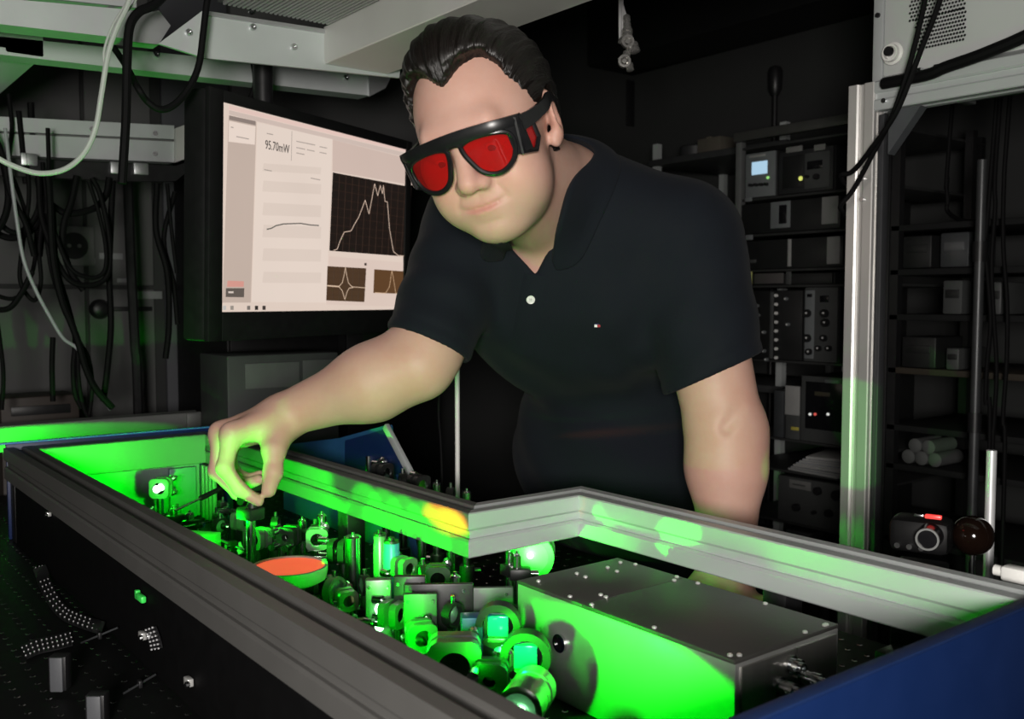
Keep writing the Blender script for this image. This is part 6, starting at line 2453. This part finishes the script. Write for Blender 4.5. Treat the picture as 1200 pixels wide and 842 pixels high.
# ------------------------------------------------------------------ cables and fittings on the left
def cable(pts, x, r, label, m=RUB, name='hanging_cable', group=None, dx=0.0, jitter=0.0, tail=(), up=False):
    P = []
    for i, (u, v) in enumerate(pts):
        P.append(PX(u, v, x + dx * i + (random.uniform(-jitter, jitter) if jitter else 0)))
    if up:                       # carried on up to the ceiling
        d0 = P[0] - P[1]
        a0 = P[0] + d0 * 0.5 + Vector((0, 0, 0.02))
        P = [Vector((a0.x, a0.y, 2.698)), Vector((a0.x, a0.y, 2.2)), Vector((a0.x, a0.y, a0.z + 0.18)), a0 + Vector((0, 0, 0.05))] + P
    P += [Vector(t) for t in tail]
    o = MB().tube(catmull(P, 7), r, 8).build(name, m)
    return tag(o, label, 'cable', group)


PALE = mat('pale_green_grey_cable', (0.42, 0.46, 0.42), 0.45, 0, 0.06)
cable([(160, -40), (150, 4), (138, 30), (127, 62), (119, 110), (112, 150), (98, 180), (76, 198), (48, 203), (20, 196), (-10, 180), (-40, 150)], -1.38, 0.0036, 'pale grey cable looping down in front of the overhead rails', PALE, up=True, tail=((-1.6, 0.05, 1.60), (-1.9, -0.1, 1.62), (-2.1, -0.15, 1.60)))
cable([(170, -40), (158, 2), (142, 20), (131, 50), (124, 76), (122, 60), (132, 30), (150, 0), (168, -40)], -1.402, 0.0018, 'thin pale cable doubled back beside the looping pale cable', PALE, up=True)
cable([(215, -40), (185, 2), (163, 14), (152, 32), (149, 70), (148, 120), (147, 150), (143, 215)], -1.375, 0.0062, 'thick black cable bending over the overhead rail and hanging straight', up=True)
cable([(252, -40), (243, 0), (238, 40), (233, 76), (222, 102), (205, 122), (188, 128), (172, 118), (160, 100)], -1.40, 0.0050, 'black cable drooping in an arc from the overhead shelf', up=True, tail=((-1.5, 0.44, 1.60), (-1.55, 0.42, 1.66)))
cable([(292, 60), (297, 80), (298, 100), (292, 118)], -1.62, 0.004, 'short black cable stub beside the monitor pole')
GRP = 'black cables hanging on the left wall'
bl = 'black cable hanging in loops below the bracket rail'
loops = [
    [(52, 205), (58, 250), (80, 310), (105, 325), (122, 318), (124, 290), (116, 250), (104, 212)],
    [(45, 205), (50, 260), (76, 322), (104, 334), (126, 322), (128, 280), (118, 230), (108, 208)],
    [(90, 206), (84, 235), (75, 262), (74, 290), (84, 320), (98, 340)],
    [(30, 180), (34, 230), (26, 290), (24, 330), (40, 352), (48, 330), (46, 290), (52, 230), (50, 190)],
    [(-20, 240), (10, 270), (30, 268), (45, 245), (50, 210)],
    [(-20, 265), (8, 278), (28, 275), (42, 262), (48, 230)],
    [(-20, 340), (12, 350), (28, 340), (40, 310), (44, 260), (52, 215)],
    [(-20, 360), (8, 362), (24, 345), (38, 318)],
    [(58, 225), (62, 300), (72, 350), (84, 380), (92, 402), (100, 430), (112, 455), (132, 478)],
    [(50, 230), (56, 290), (64, 330), (78, 366), (90, 400), (92, 440), (96, 470), (104, 486), (108, 450), (104, 420), (94, 402)],
    [(62, 240), (66, 310), (80, 360), (88, 396), (86, 430), (88, 460), (96, 478)],
    [(132, 212), (130, 260), (128, 320), (130, 380), (126, 430), (121, 470)],
    [(-10, 330), (0, 400), (4, 440), (2, 480)],
    [(62, 395), (61, 430), (62, 470)],
    [(184, 215), (183, 270), (196, 320), (198, 380), (194, 420)],
    [(196, 215), (200, 260), (207, 320)],
    [(205, 225), (192, 280), (203, 330), (208, 380)],
    [(60, 240), (80, 250), (110, 244), (124, 228), (128, 208)],
    [(10, 110), (14, 150), (10, 190), (22, 225), (34, 260)],
    [(22, 130), (26, 170), (30, 215)],
    [(36, 120), (38, 160), (44, 205), (50, 250), (46, 300)],
    [(56, 150), (57, 200), (54, 250)],
    [(-10, 150), (4, 185), (12, 225), (30, 262), (40, 300)],
    [(4, 190), (10, 230), (2, 262), (-20, 285)],
]
LAB = {0: 'black cable forming the inner of two round loops around the wall socket', 1: 'black cable forming the outer of two round loops around the wall socket',
       3: 'black cable in a long narrow loop left of the wall socket', 8: 'black cable running down diagonally to the far green rail',
       9: 'black cable with a narrow double loop hanging under the tie point', 11: 'straight black cable between the socket and the thick conduit',
       12: 'black cable hanging at the edge of the grey wall panel', 13: 'short straight black cable under the bundle', 17: 'black cable sagging flat across the top of the bundle',
       14: 'black cable bending beside the black cabinet', 15: 'short black cable end beside the black cabinet', 16: 'black cable winding down close to the black cabinet'}
for i, L in enumerate(loops):
    cable(L if i != 8 else [(55, 200)] + L, -2.004 if i == 8 else -2.03 - 0.018 * (i % 7), 0.0042 + 0.0012 * (i % 3), LAB.get(i, bl), RUB, 'hanging_cable', GRP)
cable([(6, 150), (12, 200), (20, 260), (28, 305), (42, 340), (58, 370), (74, 396), (92, 410), (104, 440), (118, 462), (130, 480)], -2.02, 0.0034, 'pale grey cable running diagonally through the black cable bundle', mat('dim_grey_cable', (0.30, 0.31, 0.33), 0.4))
tag(MB().tube(catmull([PX(150, 212, -2.4), PX(153, 300, -2.4), PX(158, 400, -2.4), PX(162, 480, -2.4), Vector((-2.4, PX(162, 480, -2.4).y, 0.0))], 6), 0.012, 10).build('conduit_pipe', BLACK), 'thick black conduit running straight down the left wall', 'conduit')
# wall socket and little plates
c = PX(86, 288, -2.63)
e = empty('wall_socket', c, 0, 'grey wall socket with dark holes behind the hanging cables', 'socket')
MB().box((0, 0, 0), (0.012, 0.10, 0.10), None, 0.003).build('plate', mat('socket_grey', (0.14, 0.14, 0.14), 0.5), e)
MB().cyl((0.006, 0.0, 0.0), (0.008, 0.0, 0.0), 0.034, None, 24).build('recess', BLACK, e)
for s in (-1, 1):
    MB().cyl((0.008, s * .012, 0), (0.010, s * .012, 0), 0.005, None, 10).build('contact', mat('socket_grey', (0.14, 0.14, 0.14), 0.5), e)
c = PX(117, 362, -2.63)
e = empty('valve_handle', c, 0, 'small dark round handle on the grey wall panel', 'handle')
MB().lathe((-.004, 0, 0), (1, 0, 0), [(0.026, 0), (0.026, 0.006), (0.020, 0.02), (0.012, 0.024)], 20).build('knob', BLACK, e)
MB().box((-.006, 0.07, 0), (0.008, 0.13, 0.012), None, 0.002).build('bar', BLACK, e)
for (u0, v0, u1, v1), lab in (((160, 341, 190, 350), 'pale tape strip on the blue grey wall panel'), ((100, 302, 112, 309), 'small pale sticker beside the wall socket'), ((116, 296, 144, 304), 'faint pale sticker right of the wall socket'), ((137, 326, 150, 331), 'short pale sticker near the dark conduit')):
    a, b = PX(u0, v0, -2.631), PX(u1, v1, -2.631)
    tag(MB().box((a + b) / 2, (0.003, abs(b.y - a.y), abs(a.z - b.z)), None, 0.0006).build('wall_sticker', mat('sticker_grey', (0.19, 0.195, 0.2), 0.6)), lab, 'sticker')
# small dark box on the left shelf beyond the far rail
q = PX(48, 476, -2.3)
e = empty('dark_power_box', (-2.36, q.y, 0), 0, 'dark brown equipment box beyond the far green rail', 'box')
zt3 = PX(48, 464, -2.3).z
MB().box((0, 0, zt3 / 2), (0.12, 0.16, zt3), None, 0.005).build('body', mat('dark_brown_box', (0.030, 0.022, 0.018), 0.6), e)
MB().box((0.062, 0, zt3 - .03), (0.004, 0.12, 0.02), None, 0.001).build('face', BLACK, e)

# ------------------------------------------------------------------ in the dark in front of the near rail
for u, v, lab, s in ((57, 602, 'tiny bright metal clip on the black side panel', 0.006), (221, 798, 'bright steel clip low on the black side panel', 0.008), (167, 744, 'bright steel clip in the middle of the black side panel', 0.008)):
    a, b = ray(u, v)
    c = PY(u, v, yn - 0.041)
    e = empty('panel_clip', c, 0, lab, 'clip')
    MB().box((0, 0, 0), (s * 1.6, 0.006, s), None, 0.001).build('clip', mat('bright_screw', (0.8, 0.8, 0.78), 0.3, 0.6), e)
    MB().cyl((s, -.003, 0), (s, -.006, 0), s * .4, None, 10).build('pin', STEEL, e)
c = PY(165, 700, yn - 0.041)
e = empty('green_tab', c, 0, 'small bright green plastic tab on the black side panel', 'tab')
MB().box((0, 0, 0), (0.022, 0.006, 0.008), None, 0.002).build('tab', mat('green_plastic', (0.05, 0.75, 0.10), 0.4), e)
MB().box((-.012, 0, 0.001), (0.006, 0.005, 0.010), None, 0.001).build('grip', mat('green_plastic', (0.05, 0.75, 0.10), 0.4), e)


def dark_pt(u, v, lift=0.0025):
    """pixel on the near black panel or, below its foot, on the table; returns point and surface normal"""
    q = PY(u, v, yn - 0.038 - lift)
    if q.z > TZ + 0.004:
        return q, Vector((0, -1, 0))
    return PZ(u, v, TZ + lift), Vector((0, 0, 1))


def bead_strip(name, lab, path, rows, step, r):
    """flexible perforated strip: dark band with rows of bright studs"""
    Q = catmull([Vector((u, v, 0)) for u, v in path], 24)
    P, acc = [Q[0]], 0
    for i in range(1, len(Q)):
        if (Q[i] - P[-1]).length >= step:
            P.append(Q[i])
    b0 = dark_pt(P[0].x, P[0].y)[0]
    e = empty(name, b0, 0, lab, 'strip')
    mb, vs = MB(), []
    for i, q in enumerate(P):
        t = (P[min(i + 1, len(P) - 1)] - P[max(i - 1, 0)]).normalized()
        n2 = Vector((-t.y, t.x, 0))
        for k in range(rows):
            o = q + n2 * ((k - (rows - 1) / 2) * step * 0.9)
            c, nr = dark_pt(o.x, o.y)
            mb.box(c - b0 + nr * 0.0012, (r, r, r))
        for sg in (-1, 1):
            o = q + n2 * sg * rows * step * 0.5
            c, nr = dark_pt(o.x, o.y)
            vs += [c - b0 - nr * 0.0008, c - b0 + nr * 0.0006]
    fs = []
    for k in range(len(P) - 1):
        A = 4 * k
        fs += [(A, A + 4, A + 6, A + 2), (A + 1, A + 3, A + 7, A + 5), (A, A + 1, A + 5, A + 4), (A + 2, A + 6, A + 7, A + 3)]
    MB().add(vs, fs).build('band', BLACK, e)
    tag(mb.build('studs', mat('stud_white', (0.42, 0.42, 0.43), 0.4, 0.0), e, smooth=False), kind='stuff')


bead_strip('studded_strip', 'dark flexible strip with rows of tiny bright studs curving down the panel', [(46, 664), (56, 690), (72, 715), (95, 727), (122, 736)], 3, 5.2, 0.0014)
bead_strip('studded_strip', 'short dark strip with a patch of bright studs beside the steel clip', [(176, 736), (181, 750), (183, 760)], 3, 4.6, 0.0016)
bead_strip('studded_strip', 'lower studded strip spreading out under the curving strip', [(28, 764), (44, 757), (66, 752), (88, 746)], 3, 5.6, 0.0013)
# little black optics standing on the table outside the near rail
for u, v, lab, h in ((67, 790, 'black block with a pale face plate outside the near rail', 0.036), (111, 832, 'second low block with a pale face plate outside the near rail', 0.03)):
    q = PZ(u, v + 26, TZ)
    e = empty('faced_block', (q.x, q.y, TZ + .0015), math.radians(52), lab, 'block')
    MB().box((0, 0.008, h / 2 + .004), (0.018, 0.014, h), None, 0.001).build('block', BLACK, e)
    MB().box((0, -0.0002, h / 2 + .004), (0.013, 0.003, h), None, 0.0008).build('face_plate', mat('pale_face', (0.075, 0.078, 0.085), 0.5), e)
for (u0, v0), (u1, v1), lab in (((95, 753), (138, 735), 'thin steel bar lying across the dark table, upper one'), ((145, 812), (182, 790), 'thin steel bar lying across the dark table, lower one')):
    a, b = dark_pt(u0, v0, 0.004)[0], dark_pt(u1, v1, 0.004)[0]
    e = empty('steel_bar', a, 0, lab, 'bar')
    MB().cyl((0, 0, 0), b - a, 0.0012, None, 8).build('bar', mat('dim_steel', (0.16, 0.17, 0.18), 0.35, 0.5), e)
    MB().box((b - a) / 2, (0.008, 0.004, 0.008), None, 0.001).build('clamp', BLACK, e)
